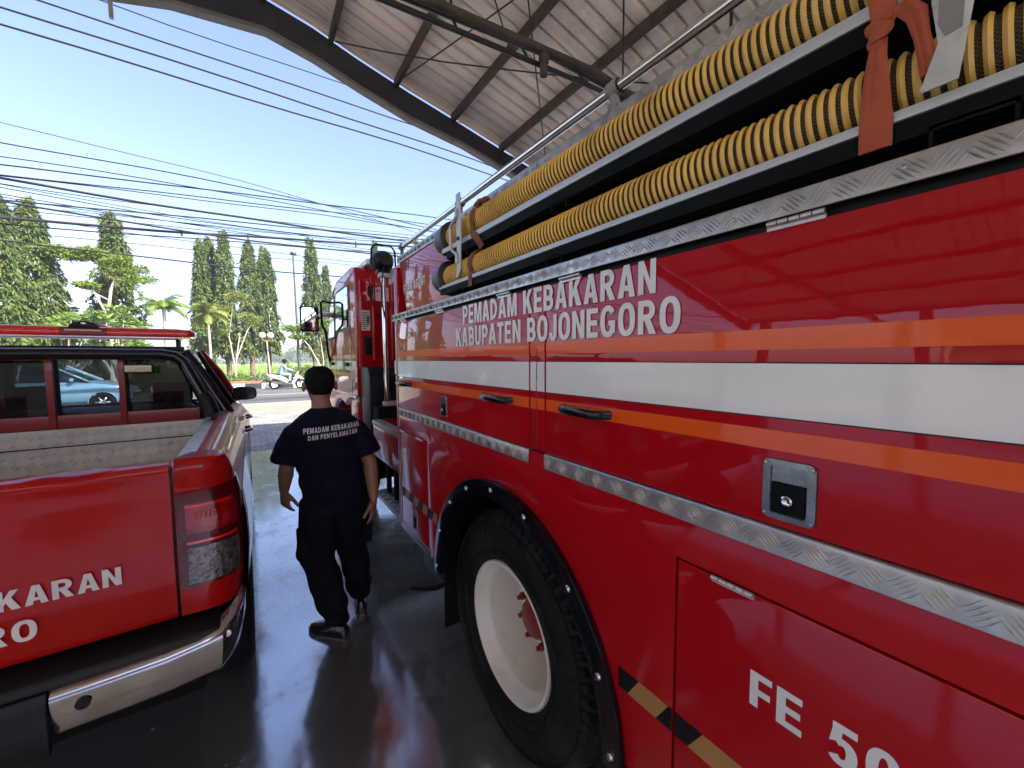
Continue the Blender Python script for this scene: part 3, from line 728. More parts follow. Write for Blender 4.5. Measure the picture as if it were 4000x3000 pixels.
# tread plate trims
# (tread plate trims follow)
def trim(name, y0, y1, z0, z1, x, depth, lip=0.012, bars=True):
    poly = [(x, z0), (x, z1), (x+0.003, z1+0.003), (x+depth, z1+0.003), (x+depth, z1-0.002), (x+0.005, z1-0.002), (x+0.005, z0)]
    t = MB().prism(poly, 'y', y0, y1).build(name, 'aluminium', ft, bevel=0.0012, seg=1)
    if bars:
        b = plate_bars(MB(), (x, y0, z0), (0, 1, 0), (0, 0, 1), (-1, 0, 0), y1-y0, z1-z0)
        stuff(b.build('tread_bars', 'aluminium', t, weld=False))
    k = 0; yy = y1 - 0.05
    rv = MB()
    while yy > y0 + 0.02:
        rv.lathe([(0.0042, 0.0005), (0.0036, -0.0016), (0.0015, -0.0022), (0.0, -0.0022)], (x, yy, (z0+z1)/2 + 0.006*math.sin(k*2.1)), 'x', 8); yy -= 0.245; k += 1
    stuff(rv.build('rivets', 'steel', t))
    return t
trim('upper_trim', -2.6, 2.672, 1.912, 1.951, TX-0.010, 0.32)
trim('lower_trim', 1.115, 2.605, 1.285, 1.333, TX-0.008, 0.02)
trim('lower_trim', -2.6, 1.025, 1.285, 1.333, TX-0.008, 0.02)
# filler seam on the pillar, chipped where it crosses the white band
rs2 = random.Random(4); zz = 1.345; pts = []
while zz < 1.70: pts.append((TX-0.0016, 1.072 + rs2.uniform(-0.0012, 0.0012), zz)); zz += 0.012
MB().tube(pts, 0.0012, 5).build('filler_seam', 'dark_red', pl)
for z0, z1 in ((1.552, 1.566), (1.585, 1.604), (1.618, 1.626), (1.634, 1.641)):
    MB().tube([(TX-0.0024, 1.0725, z0), (TX-0.0026, 1.0712, (z0+z1)/2), (TX-0.0024, 1.0722, z1)], 0.0016, 5).build('paint_chip', 'ink', pl)
# hinges, handles, latches
def hinge(yc, z, par, ln=0.09):
    h = MB()
    for k in range(5):
        a = yc - ln/2 + k*ln/5
        h.lathe([(0.0, 0.0), (0.0052, 0.0), (0.0052, ln/5-0.002), (0.0, ln/5-0.002)], (TX-0.010, a, z), 'y', 8)
    h.box(TX-0.006, TX+0.001, yc-ln/2, yc+ln/2, z-0.011, z-0.002)
    h.build('hinge', 'hinge_steel', par)
for yc in (2.45, 1.88, 1.27): hinge(yc, 1.9035, d1)
for yc in (0.90, 0.312, -0.5): hinge(yc, 1.9035, d2)
for yc in (2.51, 2.215): hinge(yc, 1.186, fd, 0.085)
for yc in (0.40, -0.45): hinge(yc, 1.186, rd, 0.085)
def handle(ya, yb, z, par):
    h = MB()
    pts = [(TX+0.002, ya, z), (TX-0.020, ya-0.008, z), (TX-0.034, ya-0.03, z), (TX-0.034, yb+0.03, z-0.001), (TX-0.020, yb+0.008, z-0.001), (TX+0.002, yb, z-0.001)]
    rings = []
    for i, p in enumerate(pts):
        a = Vector(pts[max(0, i-1)]); b = Vector(pts[min(len(pts)-1, i+1)]); t = (b-a).normalized(); u = t.cross(Vector((0, 0, 1))).normalized()
        w, hh = (0.008, 0.0125)
        rings.append([Vector(p) + u*w*c*1.0 + Vector((0, 0, 1))*hh*s for c, s in ((1,-.6),(1,.6),(.6,1),(-.6,1),(-1,.6),(-1,-.6),(-.6,-1),(.6,-1))])
    h.loft(rings)
    o = h.build('handle', 'black_gloss', par)
    b = MB()
    for yy in (ya-0.008, yb+0.010): b.lathe([(0.006, 0), (0.006, -0.003), (0, -0.004)], (TX-0.027, yy, z), 'x', 10)
    b.build('bolt', 'black_satin', par)
handle(2.56, 2.34, 1.503, d1); handle(1.437, 1.227, 1.502, d1); handle(0.93, 0.742, 1.502, d2); handle(-0.3, -0.5, 1.502, d2)
def latch(y0, y1, z0, z1, par):
    """recessed paddle latch: rounded frame, well, paddle and key barrel"""
    def rr(a0, a1, b0, b1, r, n=4):
        o = []
        for cx, cy, s in ((a1-r, b1-r, 0), (a0+r, b1-r, 90), (a0+r, b0+r, 180), (a1-r, b0+r, 270)):
            for i in range(n+1): o.append((cx + r*math.cos(R(s+90*i/n)), cy + r*math.sin(R(s+90*i/n))))
        return o
    w = y1-y0; h = z1-z0
    fo = rr(y0, y1, z0, z1, min(w, h)*0.14); fi = rr(y0+w*.16, y1-w*.16, z0+h*.10, z1-h*.10, min(w, h)*0.06)
    f = MB(); rings = [[(TX, a, b) for a, b in fo], [(TX-0.004, a, b) for a, b in rr(y0+.001, y1-.001, z0+.001, z1-.001, min(w, h)*.14)], [(TX-0.0045, a, b) for a, b in fi], [(TX+0.014, a, b) for a, b in fi]]
    f.loft(rings, False, True, False)
    o = f.build('latch', 'latch_steel', par)
    MB().add([(TX-0.0005, a, b) for a, b in fi], [tuple(range(len(fi)))]).build('latch_well', 'latch_steel', par)
    p = MB().box(TX-0.007, TX+0.0, y0+w*.19, y1-w*.19, z0+h*.12, z0+h*.62); p.build('paddle', 'charcoal_paint', par, bevel=0.002)
    c = MB().lathe([(w*.11, 0), (w*.11, -0.004), (w*.08, -0.0055), (w*.05, -0.0045), (0, -0.0045)], (TX-0.007, (y0+y1)/2, z0+h*.36), 'x', 16); c.build('key_barrel', 'chrome', par)
    s = MB()
    for yy in (y0+w*.07, y1-w*.07):
        for zz in (z0+h*.08, z1-h*.08): s.lathe([(w*.045, 0), (w*.035, -0.003), (0, -0.0035)], (TX-0.004, yy, zz), 'x', 10)
    s.build('screw', 'steel', par)
latch(0.262, 0.350, 1.352, 1.468, d2); latch(1.822, 1.902, 1.356, 1.468, d1); latch(2.29, 2.36, 0.588, 0.715, fd); latch(-0.75, -0.66, 1.352, 1.468, d2)
# lettering
UY, UZ = (0, -1, 0), (0, 0, 1)
text_mesh('lettering', 'PEMADAM KEBAKARAN', 'letter_white', d2, (TX-0.0022, 1.626, 1.815), UY, UZ, 1.026, 0.083)
text_mesh('lettering', 'KABUPATEN BOJONEGORO', 'letter_white', d2, (TX-0.0022, 1.699, 1.717), UY, UZ, 1.166, 0.083)
text_mesh('lettering', 'FE 50', 'letter_white', rd, (TX-0.0016, 0.360, 0.955), UY, UZ, 0.224, 0.073)
# wheel arch flare
fo = arc(0.655, 0, 180, 48); fi = arc(0.585, 0, 180, 48)
fl = MB(); fl.prism([(AC[0]+0.655, 0.495)] + fo + [(AC[0]-0.655, 0.495), (AC[0]-0.585, 0.495)] + fi[::-1] + [(AC[0]+0.585, 0.495)], 'x', TX-0.022, TX-0.001)
flare = fl.build('wheel_arch_flare', 'black_gloss', ft, bevel=0.004, angle=50)
# rolled inner lip
lip = MB(); lip.loft([[(TX-0.020, a, b) for a, b in arc(0.586, 0, 180, 40)], [(TX+0.10, a, b) for a, b in arc(0.60, 0, 180, 40)]], False, False)
lip.build('arch_liner', 'black_satin', flare)
for a in (3.5, 24, 46, 66, 87, 109, 135, 157, 176.5):
    p = arc(0.62, a, a, 1)[0]
    MB().lathe([(0.0115, 0.0), (0.0115, -0.003), (0.0085, -0.005), (0.0075, -0.009), (0.0, -0.0105)], (TX-0.022, p[0], p[1]), 'x', 12).build('bolt', 'chrome', flare)
# wheels
def make_wheel(par, yc, zc, x0, name='wheel', mat_rim='rim_cream'):
    """x0 = outermost face of the tyre; axle along X, dish facing -X"""
    t = MB()
    prof_t = [(0.283, 0.030), (0.300, 0.012), (0.345, 0.002), (0.400, 0.0), (0.440, 0.006), (0.462, 0.018), (0.478, 0.028), (0.493, 0.042), (0.500, 0.065), (0.502, 0.13), (0.500, 0.195), (0.493, 0.215), (0.462, 0.24), (0.40, 0.258), (0.345, 0.256), (0.283, 0.23)]
    def mod(i, j, r, h):
        ph = j % 4
        g_ = ph in (0, 1)
        if i in (6, 7): r -= 0.016 if g_ else -0.001; h += 0.014 if g_ else -0.002
        if i == 5: h += 0.012 if g_ else -0.002
        if i == 4: h += 0.006 if g_ else 0.0
        if i in (8,): r -= 0.012 if g_ else 0
        return r, h
    t.lathe(prof_t, (x0, yc, zc), 'x', 256, True, mod=mod)
    tyre = t.build('wheel', 'rubber', par)
    g = MB()
    for rr_ in (0.452, 0.345, 0.318): g.lathe([(rr_-0.004, 0.004), (rr_, -0.0035), (rr_+0.004, 0.004)], (x0 + (0.004 if rr_ > .44 else 0.0), yc, zc), 'x', 96)
    g.build('sidewall_ridge', 'rubber', tyre)
    rp = [(0.287, 0.040), (0.289, 0.020), (0.284, 0.013), (0.274, 0.014), (0.266, 0.026), (0.262, 0.050), (0.246, 0.066), (0.240, 0.080), (0.236, 0.225), (0.232, 0.25), (0.215, 0.257), (0.150, 0.257), (0.145, 0.245), (0.0, 0.245)]
    rim = MB().lathe(rp, (x0, yc, zc), 'x', 80).build('rim', mat_rim, tyre)
    h = MB().lathe([(0.128, 0.25), (0.128, 0.205), (0.114, 0.195), (0.085, 0.19), (0.080, 0.150), (0.07, 0.142), (0.0, 0.140)], (x0, yc, zc), 'x', 40)
    hub = h.build('hub', 'hub_red', tyre)
    for k in range(10):
        a = 2*math.pi*k/10 + 0.2
        MB().lathe([(0.017, 0.253), (0.017, 0.182), (0.011, 0.178), (0.011, 0.164), (0, 0.162)], (x0, yc+0.135*math.cos(a), zc+0.135*math.sin(a)), 'x', 6).build('wheel_nut', 'hub_red', tyre)
    return tyre
make_wheel(ft, 1.335, 0.502, 0.842)
t2 = MB().lathe([(0.28, 0.02), (0.34, 0.0), (0.44, 0.004), (0.49, 0.03), (0.50, 0.12), (0.49, 0.2), (0.44, 0.24), (0.28, 0.23)], (1.16, 1.335, 0.502), 'x', 64).build('inner_wheel', 'rubber', ft)
# axle, mud flap and chassis
MB().tube([(1.20, 1.335, 0.502), (3.0, 1.335, 0.502)], 0.08, 12).build('axle', 'black_matte', ft)
for x in (1.55, 2.40): MB().box(x, x+0.08, -2.5, 5.4, 0.62, 0.85).build('chassis_rail', 'black_matte', ft)
MB().box(0.86, 1.40, 1.985, 1.99, 0.13, 0.55).build('mud_flap', 'rubber', ft)
MB().box(0.88, 1.45, 2.03, 2.36, 0.34, 0.52).build('under_box', 'black_satin', ft, bevel=0.01)
br = MB(); br.tube([(0.92, 2.04, 0.36), (0.84, 2.07, 0.33), (0.76, 2.10, 0.335), (0.72, 2.13, 0.345)], [0.016, 0.014, 0.010, 0.012], 6)
br.build('flap_stay', 'black_matte', ft)

# upper body and roof
up = [(1.90, 1.955), (2.76, 1.955), (2.92, 2.372), (1.90, 2.372)]
ubp = MB().prism(up, 'x', 0.95, 3.05).build('upper_body', 'truck_red', ft, bevel=0.006)
text_mesh('lettering', 'FOAM AGENT', 'letter_white', ubp, (0.9485, 2.83, 2.135), UY, UZ, 0.42, 0.058)
MB().box(1.12, 3.05, -2.6, 1.898, 1.955, 2.372).build('rear_recess', 'black_matte', ft)  # black colour stands in for the shade inside the hose recess
MB().box(0.962, 3.05, -2.6, 2.94, 2.374, 2.402).build('roof_deck', 'black_satin', ft)
trim('roof_trim', -2.6, 2.95, 2.364, 2.412, 0.944, 0.10)
blk = MB().box(0.93, 3.05, 2.935, 3.02, 0.95, 2.345).build('front_bulkhead', 'truck_red', ft, bevel=0.02)
MB().box(0.925, 0.935, 2.94, 3.01, 1.546, 1.647).build('stripe', 'stripe_white', blk)
# guard rail on top
rl = MB(); RX, RZ = 1.0, 2.513
rl.tube([(RX, 3.02, RZ), (RX, -2.55, RZ)], 0.0165, 12)
rail = rl.build('guard_rail', 'rail_steel', ft)
for yy in (3.0, 2.0, 0.90, -0.25, -1.4):
    b = MB(); b.lathe([(0.023, -0.022), (0.025, 0), (0.023, 0.022)], (RX, yy, RZ), 'y', 14)
    b.tube([(RX, yy, RZ-0.018), (RX, yy, 2.43)], [0.015, 0.012], 8); b.box(RX-0.028, RX+0.028, yy-0.03, yy+0.03, 2.412, 2.428)
    b.tube([(RX-0.0, yy-0.035, 2.425), (RX, yy-0.005, RZ-0.02)], 0.006, 6); b.tube([(RX, yy+0.035, 2.425), (RX, yy+0.005, RZ-0.02)], 0.006, 6)
    b.build('rail_bracket', 'flange_grey', rail)
# hose trays
def tray(name, xl, zt, zs, zb, y1=1.955, y0=-2.4):
    t = MB(); t.box(xl, xl+0.012, y0, y1, zs, zt); o = t.build(name, 'tray_edge', ft, bevel=0.002)
    d = MB(); d.prism([(xl+0.004, zs-0.001), (xl+0.004, zb), (xl+0.17, zb-0.012), (xl+0.17, zs-0.04), (xl+0.013, zs-0.001)], 'y', y0, y1-0.05); d.build('tray_web', 'charcoal_paint', o)
    for yy in (1.72, 1.02, 0.115, -0.8):
        b = MB(); wd = 0.075 if yy < 0.5 else 0.07
        b.prism([(yy-wd/2, zb+0.004), (yy-wd/2, zb-0.024), (yy-wd/2-0.004, zb-0.024), (yy-wd/2-0.004, zb+0.008), (yy+wd/2+0.004, zb+0.008), (yy+wd/2+0.004, zb-0.024), (yy+wd/2, zb-0.024), (yy+wd/2, zb+0.004)], 'x', xl+0.004, xl+0.25)
        b.build('tray_bracket', 'charcoal_paint', o)
    return o
tray('hose_tray', 0.845, 2.037, 2.021, 1.990); tray('hose_tray', 0.865, 2.232, 2.209, 2.172)

# hoses: spiral ribbed suction hoses, things of their own
def hose(name, cx, cz, r, label, y1=2.06, y0=-2.3, pitch=0.0172):
    h = empty(name, (cx, (y0+y1)/2, cz - r), label, 'hose')
    yc = (y0+y1)/2
    tb = MB()
    tb.lathe([(r-0.005, -(y1-y0)/2 + (y1-y0)*i/60) for i in range(61)], (0, 0, r), 'y', 40)
    o = tb.build('hose_wall', 'hose_mesh', None); o.parent = h
    # origin on the axis so that the netting wraps round it
    for v in o.data.vertices: v.co.z -= r
    o.location = (0, 0, r)
    sp = MB(); n = 22; turns = int((y1-y0-0.06)/pitch); rings = []
    for k in range(turns*n+1):
        a = 2*math.pi*k/n; yy = y1-0.03 - pitch*k/n - yc
        c = Vector((math.cos(a), 0, math.sin(a)))
        q = []
        for j in range(5):
            b = 2*math.pi*j/5; q.append((c.x*(r-0.002 + 0.0052*math.cos(b)), yy + 0.0052*math.sin(b), r + c.z*(r-0.002+0.0052*math.cos(b))))
        rings.append(q)
    sp.loft(rings); s = sp.mesh('spiral', weld=False); so = link('spiral', s, 'hose_yellow', h)
    c = MB(); c.lathe([(r*0.7, 0.09), (r+0.012, 0.09), (r+0.016, 0.07), (r+0.016, 0.02), (r+0.026, 0.015), (r+0.03, -0.0), (r+0.03, -0.035), (r+0.02, -0.04), (r*0.5, -0.04), (r*0.5, 0.06), (r*.7, 0.09)][::-1], (0, y1-0.035+0.0-yc, r), 'y', 32)
    co = c.build('coupling', 'coupling', h, keep=True)
    for k in range(2):
        a = R(240 + 180*k)
        l = MB(); l.tube([((r+0.02)*math.cos(a), y1-0.05-yc, r+(r+0.02)*math.sin(a)), ((r+0.055)*math.cos(a), y1-0.05-yc, r+(r+0.055)*math.sin(a))], 0.011, 8)
        l.build('lug', 'coupling', co, keep=True)
    return h
hose('suction_hose', 0.905, 2.089, 0.0535, 'lower yellow ribbed suction hose lying in the tray on the fire truck', 1.985)
hose('suction_hose', 0.925, 2.296, 0.0535, 'upper yellow ribbed suction hose lying just below the guard rail', 1.99)
# clamp lever near the front of the hoses
cl = MB(); cl.prism([(1.725, 2.43), (1.685, 2.43), (1.677, 2.30), (1.685, 2.075), (1.71, 2.05), (1.735, 2.045), (1.72, 2.09), (1.723, 2.30)], 'x', 0.838, 0.844)
clamp = cl.build('hose_clamp', 'tray_edge', ft, bevel=0.001)
c2 = MB(); c2.tube([(0.832, 1.71, 2.36), (0.832, 1.71, 2.325), (0.832, 1.775, 2.29), (0.832, 1.775, 2.19), (0.832, 1.71, 2.15), (0.832, 1.71, 2.11)], 0.008, 6)
c2.build('clamp_lever', 'tray_edge', clamp)
MB().lathe([(0.010, 0), (0.010, -0.006), (0, -0.008)], (0.838, 1.70, 2.222), 'x', 10).build('pivot_bolt', 'black_satin', clamp)
# straps
def ribbon(mb, pts, nrm, w, th=0.0015):
    """flat strip: pts centre line, width vector perpendicular to path inside the plane facing nrm"""
    P = [Vector(p) for p in pts]; rings = []
    ws = w if isinstance(w, (list, tuple)) else [w]*len(P)
    for i, p in enumerate(P):
        t = (P[min(i+1, len(P)-1)] - P[max(i-1, 0)]).normalized()
        nn = Vector(nrm[i]) if isinstance(nrm, list) else Vector(nrm)
        s_ = t.cross(nn).normalized()*ws[i]/2
        q = nn.normalized()*th
        rings.append([p - s_ - q, p - s_*0.3 + q*2.0, p + s_*0.25 - q*0.5, p + s_*0.6 + q*1.5, p + s_ - q, p + s_ - q*2.5, p - q*2.5, p - s_ - q*2.5])
    mb.loft(rings, True, True, True)
def wrap_pts(cx, cz, r, y, a0, a1, n=14, sl=0.0):
    return [(cx + r*math.cos(R(a0+(a1-a0)*i/n)), y + sl*i/n, cz + r*math.sin(R(a0+(a1-a0)*i/n))) for i in range(n+1)], [(math.cos(R(a0+(a1-a0)*i/n)), 0, math.sin(R(a0+(a1-a0)*i/n))) for i in range(n+1)]
st = MB()
p1, n1 = wrap_pts(0.905, 2.089, 0.066, 1.60, 60, 215); p1 += [(0.842, 1.60, 2.03), (0.841, 1.60, 1.985)]; n1 += [(-1, 0, 0), (-1, 0, 0)]
ribbon(st, p1, n1, 0.036)
p1, n1 = wrap_pts(0.925, 2.296, 0.066, 1.615, 30, 205); p1 += [(0.862, 1.615, 2.23), (0.858, 1.565, 2.195), (0.872, 1.54, 2.15)]; n1 += [(-1, 0, 0)]*3
ribbon(st, p1, n1, 0.036)
kn = MB()
for q in ((0.90, 1.60, 2.372), (0.905, 1.565, 2.37), (0.91, 1.64, 2.375)): kn.ball(q, 0.016, 8, 6, 0.012, 0.03)
tie = empty('strap', (0.86, 1.66, 1.98), 'brown cloth strap tied round both hoses near their front ends', 'strap')
st.build('band', 'strap_brown', tie); kn.build('knot', 'strap_brown', tie)
# big orange strap at the near end
st = MB()
Y0 = 0.217
p1, n1 = wrap_pts(0.925, 2.296, 0.072, Y0+0.004, 40, 200, 12, 0.0)
p1 += [(0.858, Y0+0.002, 2.215), (0.850, Y0, 2.185)]; n1 += [(-1, 0, 0)]*2
ribbon(st, p1, n1, [0.062]*9 + [0.058, 0.052, 0.046, 0.040, 0.034, 0.024])
p1 = [(0.848, Y0+0.002, 2.160), (0.841, Y0+0.002, 2.13), (0.838, Y0+0.001, 2.10), (0.837, Y0, 2.06), (0.839, Y0-0.001, 2.025), (0.842, Y0-0.001, 1.998), (0.843, Y0-0.001, 1.988)]
ribbon(st, p1, (-1, 0, 0), [0.020, 0.024, 0.030, 0.037, 0.041, 0.041, 0.04])
p1 = [(0.848, Y0-0.006, 2.180), (0.836, Y0-0.026, 2.186), (0.831, Y0-0.043, 2.160), (0.830, Y0-0.050, 2.125), (0.830, Y0-0.056, 2.095), (0.831, Y0-0.061, 2.066)]
ribbon(st, p1, (-1, 0, 0), [0.020, 0.026, 0.024, 0.018, 0.019, 0.021])
kn = MB()
def fold(c, r, ang, sq):
    """one twisted lobe of the knot"""
    rings = []
    for i in range(9):
        t = -1 + 2*i/8; rr = r*math.sqrt(max(0.04, 1-t*t)); a = ang + 0.6*t
        ctr = Vector(c) + Vector((0, math.cos(ang), math.sin(ang)))*r*1.5*t
        u_ = Vector((0, -math.sin(ang), math.cos(ang))); n_ = Vector((1, 0, 0))
        rings.append([ctr + (u_*math.cos(q+a) + n_*math.sin(q+a)*sq)*rr*(1+0.16*math.cos(3*q)) for q in [2*math.pi*k/12 for k in range(12)]])
    kn.loft(rings)
fold((0.846, Y0+0.002, 2.176), 0.0125, R(25), 0.7); fold((0.842, Y0-0.002, 2.165), 0.011, R(-35), 0.7); fold((0.847, Y0+0.004, 2.154), 0.010, R(60), 0.7); fold((0.845, Y0-0.008, 2.185), 0.008, R(10), 0.7)
tie = empty('strap', (0.86, Y0, 1.97), 'orange cloth strap knotted round both hoses beside the white bracket', 'strap')
st.build('band', 'strap_orange', tie)
kn.build('knot', 'strap_orange', tie)
# white folded bracket
wb = MB()
wb.prism([(0.158, 2.42), (0.158, 2.16), (0.149, 2.10), (0.164, 2.046), (0.1635, 2.040), (0.127, 2.041), (0.123, 2.077), (0.117, 2.14), (0.112, 2.42)], 'x', 0.826, 0.830)
wbo = wb.build('hose_bracket', 'bracket_white', ft, bevel=0.001)
MB().box(0.831, 0.95, 0.116, 0.154, 2.34, 2.42).build('bracket_arm', 'bracket_white', wbo)
MB().prism([(0.150, 2.34), (0.150, 2.125), (0.142, 2.105), (0.126, 2.108), (0.122, 2.34)], 'x', 0.8245, 0.8262).build('bracket_recess', 'flange_grey', wbo)

# pole lamp mast, pump deck
mast = MB().tube([(0.95, 3.32, 1.29), (0.95, 3.345, 2.36)], 0.020, 12).build('lamp_mast', 'chrome', ft)
for q in ((0.92, 1.05, 3.29, 3.36, 1.265, 1.30), (0.915, 1.06, 3.31, 3.38, 2.335, 2.37), (1.0, 1.05, 3.0, 3.36, 2.28, 2.40)): MB().box(*q).build('mast_bracket', 'tray_edge', mast, bevel=0.003)
b = MB(); b.lathe([(0.0, -0.10), (0.05, -0.10), (0.075, -0.06), (0.09, 0.0), (0.095, 0.06), (0.0, 0.07)], (0.955, 3.36, 2.47), 'y', 20); b.box(0.90, 1.01, 3.33, 3.39, 2.37, 2.40)
b.build('work_lamp', 'black_satin', mast, bevel=0.0)
b = MB().tube([(0.855, 3.34, 2.43), (0.86, 3.34, 2.56), (0.89, 3.34, 2.60), (1.02, 3.34, 2.60), (1.05, 3.34, 2.56), (1.055, 3.34, 2.43)], 0.008, 6); b.build('lamp_guard', 'black_satin', mast)
b = MB().tube([(0.93, 3.25, 2.40), (0.90, 3.22, 2.25), (0.905, 3.24, 2.10), (0.94, 3.28, 2.0)], 0.006, 6); b.build('lamp_cable', 'black_satin', mast)
dk = MB().box(0.84, 3.0, 2.70, 3.40, 1.105, 1.145).build('pump_deck', 'aluminium', ft, bevel=0.004)
stuff(plate_bars(MB(), (0.85, 2.71, 1.1452), (1, 0, 0), (0, 1, 0), (0, 0, 1), 0.75, 0.68, 0.05, 0.045, 4, 0.010, 0.003, 0.0018).build('tread_bars', 'aluminium', dk, weld=False))
MB().box(0.90, 1.2, 2.95, 3.34, 1.146, 1.150).build('hatch', 'truck_red', dk)
MB().box(0.846, 3.0, 2.70, 3.395, 0.845, 1.104).build('pump_panel', 'truck_red', ft, bevel=0.008)
b = MB()
for yy in (2.78, 2.98, 3.18): b.box(0.90, 0.93, yy, yy+0.05, 0.56, 0.845)
b.box(1.0, 2.9, 2.72, 3.36, 0.56, 0.844); b.build('pump_frame', 'black_matte', ft)
b = MB().box(0.835, 2.9, 2.66, 3.36, 0.515, 0.545); stp = b.build('foot_step', 'aluminium', ft, bevel=0.004)
stuff(plate_bars(MB(), (0.84, 2.67, 0.5452), (1, 0, 0), (0, 1, 0), (0, 0, 1), 0.6, 0.68, 0.05, 0.045, 4, 0.010, 0.003, 0.0018).build('tread_bars', 'aluminium', stp, weld=False))

# cab
CX = 0.86
side = [(3.96, 1.27), (3.96, 2.46), (4.03, 2.55), (4.20, 2.585), (4.95, 2.57), (5.22, 2.50), (5.42, 2.33), (5.72, 1.78), (5.80, 1.30), (5.80, 0.72), (5.62, 0.60), (5.45, 0.62), (5.42, 0.80), (5.30, 1.02), (5.10, 1.14), (4.85, 1.18), (4.6, 1.14), (4.45, 1.20)]
cab = MB().prism(side, 'x', CX, 3.08).build('cab', 'truck_red', ft, bevel=0.055, seg=4, angle=28)
def cabq(name, poly, mat, par, x=CX-0.003, x1=CX+0.01, bevel=0.0): return MB().prism(poly, 'x', x, x1).build(name, mat, par, bevel=bevel)
w_ = cabq('window', [(4.27, 1.965), (4.27, 2.40), (4.33, 2.43), (4.93, 2.43), (4.99, 2.38), (5.06, 1.965)], 'black_satin', cab, CX-0.004)
cabq('pane', [(4.31, 1.995), (4.31, 2.39), (4.36, 2.405), (4.91, 2.405), (4.95, 2.37), (5.015, 1.995)], 'truck_glass', cab, CX-0.0055)
w_ = cabq('window', [(5.10, 1.90), (5.06, 2.40), (5.25, 2.40), (5.38, 2.28), (5.58, 1.90)], 'black_satin', cab, CX-0.004)
cabq('pane', [(5.13, 1.93), (5.09, 2.38), (5.24, 2.37), (5.36, 2.26), (5.54, 1.93)], 'truck_glass', cab, CX-0.0055)
for y0, y1, z0, z1 in ((4.02, 5.70, 1.545, 1.640),): cabq('stripe', rect(y0, y1, z0, z1), 'stripe_white', cab, CX-0.0015)
cabq('stripe', rect(4.02, 5.72, 1.665, 1.705), 'stripe_orange', cab, CX-0.0015)
cabq('stripe', rect(4.02, 5.72, 1.475, 1.515), 'stripe_orange', cab, CX-0.0015)
for yy in (4.22, 5.07): cabq('door_gap', rect(yy-0.004, yy+0.004, 1.30, 2.45), 'black_matte', cab, CX-0.0022)
for yy in (4.34, 5.22):
    h = MB().box(CX-0.03, CX-0.004, yy, yy+0.14, 1.585, 1.625).build('door_handle', 'black_satin', cab, bevel=0.008)
em = MB(); em.add([(CX-0.003, 4.62+0.085*math.cos(2*math.pi*k/24), 1.595+0.115*math.sin(2*math.pi*k/24)) for k in range(24)], [tuple(range(24))]); e1 = em.build('emblem', 'emblem_gold', cab)
em = MB(); em.add([(CX-0.0038, 4.62+0.062*math.cos(2*math.pi*k/24), 1.595+0.088*math.sin(2*math.pi*k/24)) for k in range(24)], [tuple(range(24))]); em.build('crest', 'emblem_green', cab)
em = MB(); em.add([(CX-0.0045, 4.62+0.03*math.cos(2*math.pi*k/12), 1.60+0.045*math.sin(2*math.pi*k/12)) for k in range(12)], [tuple(range(12))]); em.build('crest_shield', 'paper', cab)
cabq('door_sill', rect(4.06, 5.35, 1.272, 1.292), 'chrome', cab, CX-0.006)
# back wall of the cab
def backq(name, x0, x1, z0, z1, mat, par=cab, y=3.957, th=0.01, bevel=0.0): return MB().box(x0, x1, y-th, y, z0, z1).build(name, mat, par, bevel=bevel)
nt_ = backq('notice', 0.905, 0.985, 1.935, 2.13, 'paper', th=0.004)
for k in range(9): MB().box(0.912, 0.945 + 0.03*((k*7) % 3)/2, 3.9515, 3.9528, 1.95+0.019*k, 1.957+0.019*k).build('print_line', 'ink', cab)
MB().box(0.955, 0.98, 3.9515, 3.9528, 2.0, 2.08).build('print_block', 'ink', cab)
backq('vent', 0.925, 0.995, 1.70, 1.88, 'black_satin', th=0.012, bevel=0.006)
backq('junction_box', 0.975, 1.015, 2.27, 2.36, 'black_satin', th=0.03, bevel=0.006)
MB().tube([(0.995, 3.93, 2.36), (0.995, 3.93, 2.45)], 0.004, 6).build('aerial', 'steel', cab)
MB().tube([(0.995, 3.93, 2.27), (1.01, 3.93, 2.2), (1.03, 3.935, 2.12), (1.08, 3.94, 2.05)], 0.006, 6).build('cable', 'black_satin', cab)
for x in (1.02, 1.20): MB().tube([(x, 3.955, 1.65), (x, 3.945, 2.1), (x, 3.955, 2.42)], 0.022, 8).build('pressed_rib', 'truck_red', cab)
# white fairing on the cab roof edge
MB().box(0.97, 1.12, 3.97, 4.6, 2.575, 2.63).build('roof_fairing', 'scooter_white', cab, bevel=0.02)
mg = MB(); mg.prism([(3.62, 1.14), (3.62, 1.50), (3.70, 1.58), (3.90, 1.585), (3.952, 1.585), (3.952, 1.0), (3.62, 1.0)], 'x', 0.885, 3.0); mg.build('mudguard', 'black_satin', ft, bevel=0.012)
mg = MB().box(0.90, 3.0, 3.42, 3.61, 0.9, 1.24); mg.build('engine_cover', 'black_matte', ft, bevel=0.01)
MB().box(0.875, 0.98, 4.05, 4.42, 0.98, 1.265).build('cab_step', 'truck_red', ft, bevel=0.015)
MB().box(0.868, 0.90, 4.10, 4.30, 1.19, 1.235).build('step_light', 'stripe_orange', ft)
MB().box(0.885, 2.9, 3.6, 4.3, 0.55, 0.98).build('fuel_tank', 'black_matte', ft, bevel=0.04)
make_wheel(ft, 4.85, 0.502, 0.93)
for x in (2.9,):
    MB().lathe([(0.28, -0.02), (0.44, 0.0), (0.49, -0.03), (0.50, -0.12), (0.49, -0.2), (0.28, -0.23)], (3.05, 4.85, 0.502), 'x', 48).build('far_wheel', 'rubber', ft)
    MB().lathe([(0.28, -0.02), (0.44, 0.0), (0.49, -0.03), (0.50, -0.12), (0.49, -0.2), (0.28, -0.23)], (3.1, 1.335, 0.502), 'x', 48).build('far_wheel', 'rubber', ft)
